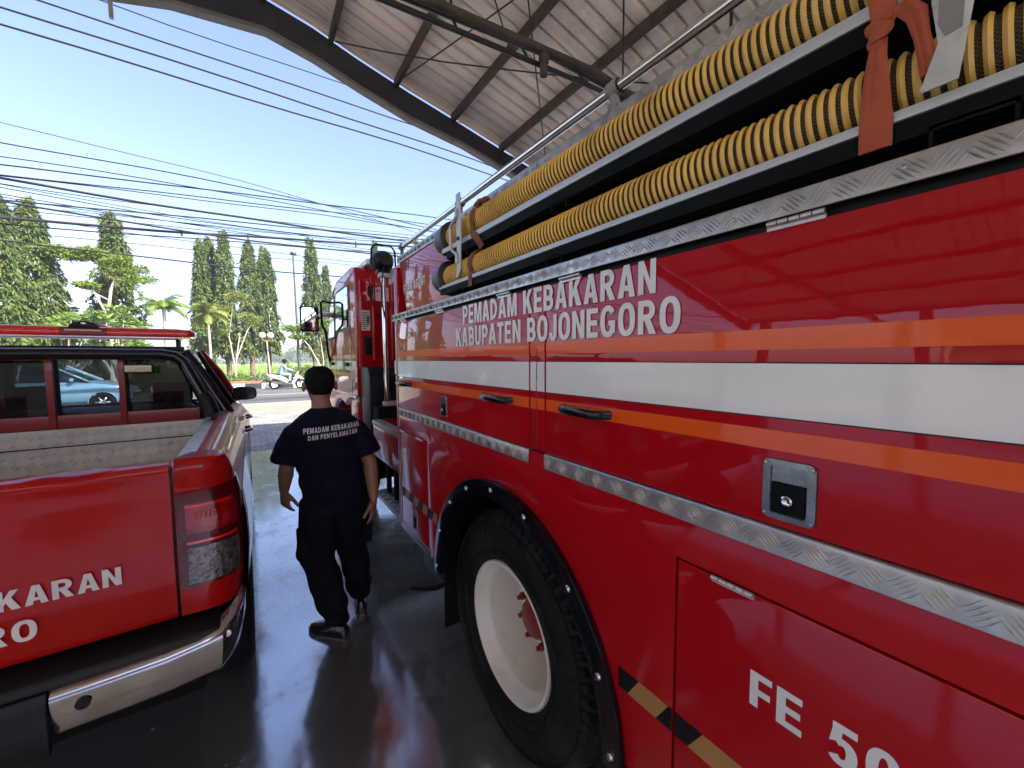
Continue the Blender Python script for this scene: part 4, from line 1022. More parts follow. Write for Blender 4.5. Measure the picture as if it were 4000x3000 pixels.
# wing mirror
mr = MB().box(0.50, 0.70, 5.155, 5.22, 1.985, 2.28).build('wing_mirror', 'black_gloss', ft, bevel=0.028, seg=3)
MB().prism([(0.517, 2.02), (0.517, 2.245), (0.535, 2.262), (0.665, 2.262), (0.683, 2.245), (0.683, 2.02), (0.665, 2.003), (0.535, 2.003)], 'y', 5.1515, 5.1545).build('mirror_glass', 'mirror_glass', mr)
MB().tube([(0.70, 5.20, 2.15), (0.735, 5.21, 2.15), (0.735, 5.22, 2.34), (0.76, 5.25, 2.36), (0.90, 5.40, 2.36)], 0.014, 8).build('mirror_arm', 'black_satin', mr)
MB().tube([(0.735, 5.21, 2.15), (0.74, 5.23, 2.08), (0.80, 5.35, 1.98), (0.83, 5.45, 1.75), (0.87, 5.5, 1.55)], 0.014, 8).build('mirror_arm', 'black_satin', mr)
b = MB(); b.ball((0.80, 5.30, 2.20), 0.09, 14, 8, 0.035, 0.12); b.build('down_mirror', 'scooter_white', mr)

# ================================================================== PICKUP
PC = -0.96
pk = empty('pickup_truck', (PC, 3.6, 0), 'red pickup with a red light bar and black roll bar, its tailgate nearest the camera', 'pickup truck')
def mirx(p): return (2*PC - p[0], p[1], p[2])
# bed sides
def bed_side(mir, patch=False):
    sec = [(0.50, -0.095), (0.62, -0.060), (0.75, -0.045), (0.90, -0.036), (1.02, -0.038), (1.12, -0.050), (1.20, -0.070), (1.26, -0.098), (1.295, -0.125), (1.305, -0.150), (1.305, -0.185), (1.285, -0.20), (0.85, -0.205)]
    if patch: sec = [q for q in sec if 0.72 < q[0] < 1.15]
    rings = []
    for y in (2.0, 2.06, 2.12, 2.2, 2.26, 2.33, 2.4, 2.48, 2.55, 2.62, 2.7, 2.85, 3.0, 3.15) if patch else (1.935, 2.0, 2.12, 2.26, 2.4, 2.55, 2.7, 2.85, 3.0, 3.15, 3.30, 3.40):
        f = math.exp(-((y-2.6)/0.42)**2)
        ring = []
        for z, x in sec:
            b = 0.028*f*max(0, min(1, (1.05-z)/0.25)) if z < 1.05 else 0
            zz = z
            if z < 0.88 and abs(y-2.6) < 0.47: zz = max(z, 0.40 + math.sqrt(max(0, 0.47**2 - (y-2.6)**2)))
            p = (x + b + (0.0018 if patch else 0), y, zz)
            ring.append(mirx(p) if mir else p)
        rings.append(ring)
    return MB().loft(rings, False, False)
for mir in (False, True):
    bs_ = bed_side(mir).build('bed_side', 'pickup_red', pk)
    if not mir: bed_side(False, True).build('decal', 'decal_print', bs_)
plan = [(-0.243, 1.790), (-0.18, 1.788), (-0.125, 1.795), (-0.092, 1.815), (-0.068, 1.855), (-0.058, 1.90), (-0.055, 1.94)]
def corner(mir):
    mb = MB(); rings = []
    for z, ins in ((0.735, 0.012), (0.80, 0.002), (0.95, 0.0), (1.10, 0.004), (1.20, 0.016), (1.27, 0.034), (1.298, 0.05), (1.304, 0.075)):
        ring = []
        for i, (x, y) in enumerate(plan):
            k = i/(len(plan)-1)
            ring.append((x - ins*k, y + ins*0.5*(1-k), z))
        rings.append([mirx(p) if mir else p for p in ring])
    mb.loft(rings, False, False)
    tp = rings[-1]; inner = [(-0.205, 1.94, 1.304), (-0.243, 1.86, 1.304)]
    if mir: inner = [mirx(p) for p in inner]
    mb.add(list(tp) + inner, [tuple(range(len(tp)+2))])
    mb.add([tp[0], inner[1], (inner[1][0], inner[1][1], 0.74), (rings[0][0])], [(0, 1, 2, 3)])
    return mb
for mir in (False, True):
    c = corner(mir).build('corner_panel', 'pickup_red', pk)
    # tail light wraps round the corner: smoked housing, red lens, clear lens
    def strip(z0, z1, off, i0, i1, name, mat, par, zs=None):
        rings = []
        pts = []
        N = 12
        for q in range(N+1):
            t = i0 + (i1-i0)*q/N; i = min(int(t), len(plan)-2); f = t - i
            x = plan[i][0]*(1-f) + plan[i+1][0]*f; y = plan[i][1]*(1-f) + plan[i+1][1]*f
            a = Vector((plan[i+1][0]-plan[i][0], plan[i+1][1]-plan[i][1])).normalized()
            pts.append((x + a.y*off, y - a.x*off))
        K = 6
        for r_ in range(K+1):
            z = z0 + (z1-z0)*r_/K
            ring = []
            for q, (x, y) in enumerate(pts):
                kk = q/N; ins = (0.0 if z < 1.1 else (z-1.1)*0.20)*kk
                bul = 0.0
                ring.append((x - ins - bul, y + 0.0, z + (0.02*kk if name == 'tail_light' else 0)))
            rings.append([mirx(p) if mir else p for p in ring])
        m_ = MB().loft(rings, False, False)
        # return edges
        back = [[(p[0]*0.0 + p[0] + (0.02 if mir else -0.02)*0.4, p[1]+0.012, p[2]) for p in r] for r in (rings[0], rings[-1])]
        m_.loft([rings[0], back[0]], False, False); m_.loft([rings[-1], back[1]], False, False)
        e1 = [r[0] for r in rings]; m_.loft([e1, [(p[0], p[1]+0.015, p[2]) for p in e1]], False, False)
        return m_.build(name, mat, par)
    tl = strip(0.832, 1.185, 0.006, 0.05, 5.8, 'tail_light', 'lens_dark_red', pk)
    strip(0.850, 0.985, 0.010, 0.45, 3.6, 'reversing_lens', 'lens_clear', tl)
    strip(0.998, 1.007, 0.011, 0.45, 3.6, 'red_bar', 'lens_red', tl)
    strip(1.035, 1.145, 0.010, 0.45, 3.6, 'brake_lens', 'brake_lens', tl)
    strip(1.133, 1.140, 0.012, 0.45, 3.4, 'red_bar', 'lens_red', tl)
    # dotted led cluster
    dots = MB()
    for a in range(5):
        for b_ in range(3): 
            p = (-0.185+0.014*a, 1.7745, 1.09+0.011*b_)
            dots.ball(mirx(p) if mir else p, 0.0032, 6, 4)
    stuff(dots.build('led_dots', 'lens_red', tl))
# tailgate: gently crowned skin with a pressed top edge
rings = []
for i in range(25):
    x = -1.672 + (1.672-0.252)*i/24
    c_ = 0.012*(1-((x-PC)/0.71)**2)
    dent = 0.010*math.exp(-((x+0.47)/0.05)**2)
    ring = [(x, 1.84, 0.735), (x, 1.795-c_, 0.738), (x, 1.786-c_, 0.76), (x, 1.781-c_, 0.90), (x, 1.782-c_, 1.05), (x, 1.786-c_, 1.18), (x, 1.783-c_+dent, 1.235), (x, 1.778-c_, 1.262), (x, 1.776-c_, 1.280-dent*0.7), (x, 1.786-c_, 1.296-dent*1.2), (x, 1.815, 1.300-dent), (x, 1.845, 1.298), (x, 1.852, 1.285), (x, 1.852, 0.80)]
    rings.append(ring)
tg = MB().loft(rings, True, True).build('tailgate', 'pickup_red', pk)
text_mesh('lettering', 'PEMADAM KEBAKARAN', 'letter_silver', tg, (-1.275, 1.7665, 0.918), (1, 0, 0), (0, 0, 1), 0.89, 0.060)
text_mesh('lettering', 'BOJONEGORO', 'letter_silver', tg, (-1.13, 1.7665, 0.812), (1, 0, 0), (0, 0, 1), 0.553, 0.064)
# bed floor and lining
bf = MB().box(-1.72, -0.20, 1.86, 3.41, 0.80, 0.84).build('bed_floor', 'bed_plate', pk)
bp = MB().box(-1.66, -0.265, 3.385, 3.405, 0.84, 1.255).build('bed_lining', 'bed_plate', pk)
stuff(plate_bars(MB(), (-1.66, 3.3848, 0.86), (1, 0, 0), (0, 0, 1), (0, -1, 0), 1.39, 0.385, 0.055, 0.045, 4, 0.011, 0.0034, 0.004).build('tread_bars', 'bed_plate', bp, weld=False))
bp2 = MB().box(-1.66, -0.265, 3.37, 3.384, 1.150, 1.1535).build('lining_seam', 'black_matte', bp)
bt = MB().box(-0.262, -0.206, 1.87, 3.40, 0.84, 1.27).build('bed_lining', 'bed_plate', pk)
# headache rack in front of the rear window
rk = MB()
rk.box(-1.64, -0.30, 3.40, 3.43, 1.258, 1.335); rk.box(-1.64, -0.37, 3.40, 3.425, 1.705, 1.715)
rack = rk.build('rack_frame', 'dark_red', pk, bevel=0.003)
for x in (-0.992, -0.688, -1.30): MB().box(x, x+0.030, 3.385, 3.415, 1.258, 1.73).build('rack_post', 'dark_red', rack, bevel=0.003)
led = MB().box(-0.652, -0.515, 3.335, 3.38, 1.583, 1.634).build('work_light', 'black_satin', pk, bevel=0.004)
MB().box(-0.646, -0.521, 3.331, 3.336, 1.588, 1.629).build('lamp_lens', 'lamp_cream', led, bevel=0.002)
MB().tube([(-0.583, 3.36, 1.634), (-0.583, 3.375, 1.70)], 0.010, 6).build('lamp_stem', 'black_satin', led)
# roll bar
hp = [(-0.235, 3.26, 1.30), (-0.262, 3.27, 1.40), (-0.345, 3.295, 1.60), (-0.362, 3.30, 1.648), (-0.40, 3.30, 1.684), (-0.47, 3.30, 1.697), (-0.96, 3.30, 1.700), (-1.45, 3.30, 1.697), (-1.52, 3.30, 1.684), (-1.558, 3.30, 1.648), (-1.575, 3.295, 1.60), (-1.658, 3.27, 1.40), (-1.685, 3.26, 1.30)]
hb = MB().tube(hp, 0.033, 14).build('roll_bar', 'black_gloss', pk)
for s in (1, -1):
    mbx = MB(); pts = [(-0.225, 3.24, 1.285), (-0.228, 3.245, 1.33), (-0.25, 3.255, 1.40), (-0.268, 3.262, 1.44)]
    if s < 0: pts = [mirx(p) for p in pts]
    mbx.tube(pts, [0.048, 0.044, 0.043, 0.036], 12)
    mbx.build('roll_bar_foot', 'black_satin', hb)
    q = (-0.215, 3.12, 1.29); q2 = (-0.16, 3.36, 1.305)
    if s < 0: q, q2 = mirx(q2), mirx(q)
    MB().box(min(q[0], q2[0])-0.01, max(q[0], q2[0]), 3.16, 3.34, 1.262, 1.312).build('roll_bar_plate', 'black_satin', hb, bevel=0.008)
# cab: lower body
def body_ring(y, w0, w1, w2, zb, zm, zt):
    """closed section across X at station y"""
    r = [(zb, w0), (zb+0.10, w1), ((zb+zm)/2, w1+0.008), (zm, w1), (zt-0.05, w2+0.02), (zt, w2)]
    return [(PC + w, y, z) for z, w in r] + [(PC - w, y, z) for z, w in reversed(r)]
st_ = [(3.43, 0.86, 0.905, 0.82, 0.42, 1.05, 1.285), (3.8, 0.87, 0.912, 0.82, 0.42, 1.05, 1.285), (4.6, 0.87, 0.918, 0.82, 0.42, 1.05, 1.265), (5.2, 0.87, 0.922, 0.82, 0.42, 1.05, 1.25), (5.45, 0.87, 0.925, 0.82, 0.42, 1.04, 1.235), (6.0, 0.86, 0.92, 0.78, 0.45, 1.0, 1.19), (6.35, 0.80, 0.86, 0.70, 0.48, 0.95, 1.10), (6.5, 0.70, 0.76, 0.62, 0.5, 0.85, 0.95)]
# hollow cabin: sides and hood only
cb = MB()
rs = [body_ring(*a) for a in st_]
for half in (0, 1):
    cb.loft([[r[i] for i in (range(6) if half == 0 else range(6, 12))] for r in rs], False, False)
hood = [r for r in rs[4:]]
cb.loft([[r[5], r[6]] for r in hood], False, False)
cb.add(rs[-1], [tuple(range(12))])
cabp = cb.build('cab_body', 'pickup_red', pk)
MB().box(PC-0.86, PC+0.86, 3.44, 6.3, 0.42, 0.50).build('cab_floor', 'black_matte', pk)
# roof
rr_ = []
for y, w, z in ((3.44, 0.575, 1.715), (3.50, 0.585, 1.715), (3.7, 0.60, 1.725), (4.1, 0.61, 1.750), (4.5, 0.60, 1.748), (4.72, 0.585, 1.715)):
    rr_.append([(PC-w, y, z-0.05), (PC-w*0.985, y, z-0.02), (PC-w*0.9, y, z-0.004), (PC-w*0.5, y, z+0.006), (PC, y, z+0.008), (PC+w*0.5, y, z+0.006), (PC+w*0.9, y, z-0.004), (PC+w*0.985, y, z-0.02), (PC+w, y, z-0.05), (PC+w*0.9, y, z-0.05), (PC-w*0.9, y, z-0.05)])
MB().loft(rr_).build('roof', 'pickup_red', pk)
for s in (1, -1):
    def sx(p): return p if s > 0 else mirx(p)
    A = MB()
    A.tube([sx((-0.150, 3.45, 1.27)), sx((-0.26, 3.47, 1.50)), sx((-0.372, 3.50, 1.715))], [0.05, 0.045, 0.035], 8)
    A.build('rear_pillar', 'black_gloss', pk)
    A = MB(); A.tube([sx((-0.148, 5.33, 1.245)), sx((-0.26, 4.98, 1.53)), sx((-0.372, 4.68, 1.725))], [0.035, 0.030, 0.028], 8); A.build('front_pillar', 'pickup_red', pk)
    A = MB(); A.tube([sx((-0.145, 4.30, 1.265)), sx((-0.37, 4.16, 1.725))], 0.026, 8); A.build('middle_pillar', 'black_gloss', pk)
    A = MB(); A.add([sx((-0.155, 3.50, 1.28)), sx((-0.155, 4.28, 1.27)), sx((-0.368, 4.14, 1.74)), sx((-0.368, 3.54, 1.715))], [(0, 1, 2, 3)]); A.build('side_glass', 'glass_tint', pk)
    A = MB(); A.add([sx((-0.155, 4.32, 1.27)), sx((-0.155, 5.30, 1.25)), sx((-0.368, 4.68, 1.74)), sx((-0.368, 4.18, 1.74))], [(0, 1, 2, 3)]); A.build('side_glass', 'glass_tint', pk)
    A = MB(); A.tube([sx((-0.140, 3.47, 1.283)), sx((-0.138, 4.3, 1.272)), sx((-0.140, 5.32, 1.25))], 0.010, 6); A.build('belt_trim', 'black_satin', pk)
    m_ = MB()
    mc = sx((-0.06, 4.78, 1.325))
    rings = []
    for k, (dy, sc_) in enumerate(((-0.045, 0.90), (-0.03, 1.0), (0.02, 1.0), (0.07, 0.75), (0.09, 0.4))):
        ring = []
        for j in range(16):
            a = 2*math.pi*j/16; cx_, sz_ = math.cos(a), math.sin(a)
            ex = math.copysign(abs(cx_)**0.6, cx_); ez = math.copysign(abs(sz_)**0.6, sz_)
            ring.append((mc[0] + 0.105*sc_*ex, mc[1]+dy, mc[2] + 0.068*sc_*ez))
        rings.append(ring)
    m_.loft(rings)
    mo = m_.build('wing_mirror', 'black_gloss', pk)
    ring0 = [(mc[0]+(p[0]-mc[0])*0.94, mc[1]-0.0465, mc[2]+(p[2]-mc[2])*0.92) for p in rings[0]]
    MB().add(ring0, [tuple(range(16))]).build('mirror_glass', 'car_silver_glass', mo)
    st2 = sx((-0.15, 4.84, 1.27)); MB().tube([(mc[0]-0.04*s, 4.80, 1.275), st2], [0.022, 0.03], 8).build('mirror_stem', 'black_satin', mo)
    for yy in (3.72, 4.55):
        h = MB(); p0 = sx((-0.045, yy, 1.10)); xo = 0.03*s
        h.tube([(p0[0]-0.01*s, yy, 1.10), (p0[0]+xo, yy+0.02, 1.105), (p0[0]+xo, yy+0.17, 1.105), (p0[0]-0.01*s, yy+0.19, 1.10)], 0.013, 8); h.build('door_handle', 'chrome', pk)
    for yy in (3.44, 4.31, 5.40):
        gp = MB(); x0 = PC + s*0.9205
        gp.box(min(x0, x0-0.02*s)-0.001, max(x0, x0-0.02*s)+0.001, yy-0.004, yy+0.004, 0.5, 1.03); gp.build('door_gap', 'black_matte', pk)
    for yy in (2.60, 5.75):
        w = MB().lathe([(0.20, 0.02), (0.25, 0.0), (0.33, 0.0), (0.37, 0.02), (0.385, 0.06), (0.385, 0.18), (0.36, 0.23), (0.2, 0.23)], ((PC + s*0.92) if s < 0 else (PC+s*0.92), yy, 0.385), 'x', 56)
        if s > 0: w.v = [((PC+0.92) - (p[0]-(PC+0.92)), p[1], p[2]) for p in w.v]
        wo_ = w.build('wheel', 'rubber', pk)
        xr = PC + s*0.905
        r2 = MB().lathe([(0.235, 0.0), (0.20, -0.02*s), (0.05, -0.05*s), (0.0, -0.05*s)], (xr, yy, 0.385), 'x', 28); r2.build('rim', 'alloy', wo_)
# livery on the right flank
fx = lambda z: -0.034
lv = MB(); lv.add([(-0.0335, 2.02, 0.93), (-0.0325, 2.16, 0.86), (-0.030, 2.30, 1.0), (-0.037, 2.22, 1.12), (-0.040, 2.08, 1.10)], [(0, 1, 2, 3, 4)]); 
# rear glass, three panes, and windscreen
for i, (x0, x1, mt) in enumerate(((-1.60, -0.993, 'glass_dark'), (-0.958, -0.692, 'glass_pane'), (-0.655, -0.34, 'glass_dark'))):
    MB().add([(x0, 3.452, 1.275), (x1, 3.452, 1.275), (min(x1, -0.375), 3.475, 1.73), (max(x0, -1.54), 3.475, 1.73)], [(0, 1, 2, 3)]).build('rear_glass', mt, pk)
gb = MB().box(-0.993, -0.958, 3.445, 3.47, 1.27, 1.715); gb.box(-0.692, -0.655, 3.445, 3.47, 1.27, 1.715); gb.box(-1.62, -0.33, 3.44, 3.475, 1.24, 1.276); gb.box(-1.56, -0.37, 3.44, 3.48, 1.715, 1.75)
gb.build('rear_glass_frame', 'black_satin', pk)
MB().add([(PC-0.80, 5.38, 1.235), (PC+0.80, 5.38, 1.235), (PC+0.585, 4.70, 1.725), (PC-0.585, 4.70, 1.725)], [(0, 1, 2, 3)]).build('windscreen', 'glass_clear', pk)
# cabin
MB().box(PC-0.72, PC+0.72, 3.55, 3.72, 0.55, 1.22).build('rear_seat', 'seat_cloth', pk, bevel=0.04)
for x in (PC-0.40, PC+0.40):
    s_ = MB(); s_.box(x-0.24, x+0.24, 4.35, 4.50, 0.55, 1.26); so = s_.build('front_seat', 'seat_cloth', pk, bevel=0.05)
    MB().box(x-0.13, x+0.13, 4.36, 4.45, 1.30, 1.47).build('headrest', 'seat_cloth', so, bevel=0.035)
    MB().box(x-0.24, x+0.24, 4.45, 4.95, 0.5, 0.68).build('seat_cushion', 'seat_cloth', so, bevel=0.04)
MB().prism([(4.98, 0.6), (4.98, 1.08), (5.06, 1.16), (5.37, 1.225), (5.37, 0.6)], 'x', PC-0.80, PC+0.80).build('dashboard', 'black_satin', pk, bevel=0.02)
MB().box(-0.98, -0.83, 4.80, 4.83, 1.555, 1.625).build('rear_view_mirror', 'black_satin', pk, bevel=0.012)
MB().lathe([(0.17, -0.012), (0.185, 0.0), (0.17, 0.012), (0.155, 0), (0.17, -0.012)], (PC+0.40, 4.90, 1.10), 'y', 24).build('steering_wheel', 'black_satin', pk)
bx = MB().box(-0.60, -0.50, 4.0, 4.1, 1.30, 1.36)
# light bar
lb = MB()
LBY, LX0, LX1 = 4.10, -1.564, -0.356
base = MB().box(LX0+0.10, LX1-0.10, LBY-0.13, LBY+0.13, 1.822, 1.838).build('light_bar', 'alloy', pk, bevel=0.003)
def lens(x0, x1, name, mat, tip=None):
    rings = []
    N = 8
    for i in range(N+1):
        t = i/N; x = x0+(x1-x0)*t
        k = 1.0
        if tip == 'r': k = 1.0 if t < 0.6 else math.sqrt(max(0.02, 1-((t-0.6)/0.4)**2*0.98))
        if tip == 'l': k = 1.0 if t > 0.4 else math.sqrt(max(0.02, 1-((0.4-t)/0.4)**2*0.98))
        d = 0.14*(0.35+0.65*k); zc, hz = 1.865, 0.029*(0.4+0.6*k)
        rings.append([(x, LBY + d*a, zc + hz*b) for a, b in ((-1, -1), (-1.04, -0.2), (-1.0, 0.6), (-0.9, 1), (0.9, 1), (1, 0.6), (1.04, -0.2), (1, -1))])
    return MB().loft(rings).build(name, mat, base)
lens(-0.842, LX1-0.11, 'red_lens', 'lens_red'); lens(LX1-0.108, LX1, 'end_lens', 'lens_red', 'r')
lens(LX0+0.11, -1.078, 'red_lens', 'lens_red'); lens(LX0, LX0+0.108, 'end_lens', 'lens_red', 'l')
lens(-1.076, -0.844, 'speaker_section', 'dark_red')
MB().box(-1.05, -0.87, LBY-0.152, LBY-0.146, 1.868, 1.878).build('chrome_strip', 'chrome', base)
tp = MB(); tp.prism([(LX0+0.06, 1.8945), (LX0+0.10, 1.900), (LX1-0.10, 1.900), (LX1-0.06, 1.8945)], 'y', LBY-0.125, LBY+0.125); tp.build('top_cover', 'scooter_white', base, bevel=0.003)
dm = MB(); dm.prism([(PC+0.076*math.cos(R(a)), 1.893+0.046*math.sin(R(a))) for a in range(0, 181, 12)], 'y', LBY-0.135, LBY+0.135); dmo = dm.build('siren_dome', 'black_satin', base, bevel=0.004)
MB().prism([(PC+0.013*math.cos(R(a)), 1.922+0.006*math.sin(R(a))) for a in range(0, 360, 24)], 'y', LBY-0.138, LBY-0.1355).build('dome_badge', 'alloy', base)
for x in (-0.47, -1.45): MB().box(x-0.012, x+0.012, LBY-0.04, LBY+0.04, 1.725, 1.822).build('light_bar_foot', 'black_satin', base)
# rear bumper
bpl = [(-0.545, 1.700), (-0.50, 1.699), (-0.40, 1.700), (-0.28, 1.705), (-0.19, 1.715), (-0.125, 1.715), (-0.085, 1.77), (-0.064, 1.83), (-0.055, 1.93), (-0.053, 2.08)]
def bumper(mir):
    rings = []
    nb = len(bpl)
    for i, (x, y) in enumerate(bpl):
        a = Vector((bpl[min(i+1, nb-1)][0]-bpl[max(i-1, 0)][0], bpl[min(i+1, nb-1)][1]-bpl[max(i-1, 0)][1])).normalized()
        nx, ny = a.y, -a.x
        k = i/(nb-1); up = 0.10*max(0, (k-0.35)/0.65)**1.5
        ring = []
        for off, z in ((-0.06, 0.500), (-0.040, 0.500), (-0.024, 0.508), (-0.016, 0.522), (-0.002, 0.585), (0.003, 0.630), (0.002, 0.645), (-0.006, 0.655), (-0.06, 0.660)):
            ring.append((x + nx*off - (0.0), y + ny*off, z + up*(0.5 if z < 0.6 else 1.0) + 0.015*k))
        rings.append([mirx(p) if mir else p for p in ring])
    return MB().loft(rings, True, True)
for mir in (False, True):
    b_ = bumper(mir).build('bumper', 'bumper_chrome', pk)
    c_ = (-0.475, 1.6935, 0.60); c2_ = (-0.112, 1.732, 0.655)
    if mir: c_, c2_ = mirx(c_), mirx(c2_)
    MB().lathe([(0.0, -0.0015), (0.018, -0.0015), (0.018, 0.004)], c_, 'y', 18).build('sensor', 'black_satin', b_)
    MB().lathe([(0.0, -0.004), (0.013, -0.003), (0.013, 0.006)], c2_, 'y', 14).build('sensor', 'alloy', b_)
MB().prism([(1.72, 0.60), (1.72, 0.665), (1.735, 0.690), (1.80, 0.715), (1.87, 0.715), (1.87, 0.52), (1.76, 0.52)], 'x', -1.80, -0.13).build('bumper_step', 'black_satin', pk, bevel=0.006)
MB().prism([(1.685, 0.47), (1.685, 0.62), (1.70, 0.665), (1.719, 0.665), (1.719, 0.47)], 'x', -1.372, -0.548).build('plate_housing', 'black_satin', pk, bevel=0.008)
MB().box(-1.75, -0.2, 1.88, 6.2, 0.38, 0.62).build('underbody', 'black_matte', pk)
# wheel house liner dark
MB().box(-0.30, -0.075, 2.15, 3.05, 0.62, 0.84).build('wheel_house', 'black_matte', pk)

# ================================================================== PEOPLE
def remesh(mb, name, vox, smooth=6):
    me = mb.mesh(name, weld=False)
    o = bpy.data.objects.new(name, me); COL.objects.link(o)
    r = o.modifiers.new('r', 'REMESH'); r.mode = 'VOXEL'; r.voxel_size = vox; r.use_smooth_shade = True
    s = o.modifiers.new('s', 'SMOOTH'); s.factor = 0.5; s.iterations = smooth
    dg = bpy.context.evaluated_depsgraph_get(); dg.update()
    out = bpy.data.meshes.new_from_object(o.evaluated_get(dg))
    bpy.data.objects.remove(o); out.name = name
    out.materials.clear()
    for p in out.polygons: p.use_smooth = True
    return out
def ell(c, a, b, n=20, tilt=0.0, sq=1.0):
    o = []
    for j in range(n):
        t = 2*math.pi*j/n; ca, sa = math.cos(t), math.sin(t)
        x = a*math.copysign(abs(ca)**sq, ca); y = b*math.copysign(abs(sa)**sq, sa)
        o.append((c[0] + x*math.cos(tilt) - y*math.sin(tilt), c[1] + x*math.sin(tilt) + y*math.cos(tilt), c[2]))
    return o
def hand(mb, w, d, palm_n, side, L=0.17, curl=0.5):
    """w wrist point, d direction of the fingers, palm_n palm normal, side +1/-1 thumb side"""
    w = Vector(w); d = Vector(d).normalized(); pn = Vector(palm_n); pn = (pn - d*pn.dot(d)).normalized(); s = d.cross(pn).normalized()*side
    rings = []
    for t, hw, th in ((-0.01, 0.024, 0.020), (0.02, 0.032, 0.018), (0.05, 0.040, 0.016), (0.08, 0.041, 0.014), (0.092, 0.038, 0.012)):
        c = w + d*t
        rings.append([c + s*hw*math.cos(2*math.pi*j/12) + pn*th*math.sin(2*math.pi*j/12) for j in range(12)])
    mb.loft(rings)
    for k, (off, ln) in enumerate(((0.030, 0.068), (0.010, 0.076), (-0.011, 0.070), (-0.030, 0.055))):
        b = w + d*0.083 + s*off; a = d.copy(); pts = [b]
        for q in range(3):
            ang = curl*(0.35 + 0.35*q) * (1.0 + 0.15*k)
            a2 = (d*math.cos(ang) + pn*math.sin(ang)).normalized(); b = b + a2*ln*(0.42, 0.33, 0.25)[q]; pts.append(b)
        mb.tube(pts, [0.0098, 0.0092, 0.0085, 0.0070], 8)
    b = w + d*0.022 + s*0.028; t1 = (d*0.72 + s*0.62 + pn*0.3).normalized(); t2 = (d*0.92 + s*0.2 + pn*0.42).normalized()
    mb.tube([b, b + t1*0.045, b + t1*0.045 + t2*0.034, b + t1*0.045 + t2*0.056], [0.0145, 0.012, 0.0105, 0.008], 8)

man = None
HX, HY = 0.335, 2.505
bd = MB()
# head, neck
hd = [(1.405, 0.046, 0.052, 0.0), (1.43, 0.052, 0.062, -0.012), (1.455, 0.060, 0.075, -0.012), (1.485, 0.068, 0.086, -0.008), (1.515, 0.073, 0.092, -0.004), (1.545, 0.074, 0.093, -0.002), (1.575, 0.069, 0.086, 0.0), (1.597, 0.054, 0.068, 0.0), (1.611, 0.028, 0.036, 0.0)]
bd.loft([ell((HX, HY+0.03-dy*1.0, z), a, b) for z, a, b, dy in hd])
bd.loft([ell((HX+0.006, HY+0.012, 1.34), 0.075, 0.065), ell((HX+0.004, HY+0.012, 1.38), 0.056, 0.056), ell((HX, HY+0.02, 1.42), 0.050, 0.054), ell((HX, HY+0.024, 1.46), 0.050, 0.056)])
for s in (-1, 1):      # ears
    bd.ball((HX + s*0.086, HY+0.030, 1.503), 0.011, 10, 8, 0.031, 0.019)
bd.tube([(HX, HY+0.115, 1.53), (HX, HY+0.135, 1.505), (HX, HY+0.120, 1.49)], [0.010, 0.013, 0.012], 8)   # nose
bd.ball((HX, HY+0.112, 1.465), 0.024, 10, 6, 0.008, 0.012)                                                   # lips
# torso and legs below the clothes
bd.loft([ell((0.38, 2.5, 0.80), 0.13, 0.09), ell((0.375, 2.5, 0.95), 0.13, 0.09), ell((0.365, 2.5, 1.15), 0.145, 0.09), ell((0.355, 2.5, 1.28), 0.15, 0.085), ell((0.345, 2.505, 1.345), 0.09, 0.065)])
ARM = {}
for s, sh, elb, wr in ((-1, (0.195, 2.50, 1.285), (0.147, 2.535, 1.045), (0.137, 2.655, 0.880)), (1, (0.520, 2.50, 1.275), (0.588, 2.46, 1.035), (0.592, 2.405, 0.815))):
    sh, elb, wr = Vector(sh), Vector(elb), Vector(wr)
    fa = elb.lerp(wr, 0.3)
    sh = sh + Vector((0.03*(-s), 0, -0.045))
    bd.tube([sh, sh.lerp(elb, 0.5), elb, fa, wr], [0.040, 0.044, 0.040, 0.042, 0.027], 12)
    d = (wr - elb).normalized()
    if s < 0: hand(bd, wr, (0.04, 0.10, -1.0), (0.75, 0.5, 0), 1, curl=0.9)
    else: hand(bd, wr, (-0.10, -0.06, -1.0), (-0.75, 0.45, 0), -1, curl=0.55)
LEG = (((0.305, 2.5, 0.84), (0.292, 2.535, 0.47), (0.372, 2.475, 0.10)), ((0.455, 2.5, 0.84), (0.497, 2.60, 0.47), (0.548, 2.665, 0.11)))
for h, k, a in LEG: bd.tube([h, k, a], [0.07, 0.05, 0.04], 12)
body = remesh(bd, 'person', 0.0055, 4)
man = link('person', body, 'skin')
# the person's own origin sits on the floor between the shoes
mo = Vector((0.44, 2.55, 0.0))
def localise(me, off):
    co = np.empty(len(me.vertices)*3, dtype=np.float32); me.vertices.foreach_get('co', co)
    co = co.reshape(-1, 3) - np.array(off, dtype=np.float32); me.vertices.foreach_set('co', co.ravel()); me.update()
localise(body, mo); man.location = mo
tag(man, 'man in a navy t-shirt and dark trousers walking away between the two vehicles', 'person')
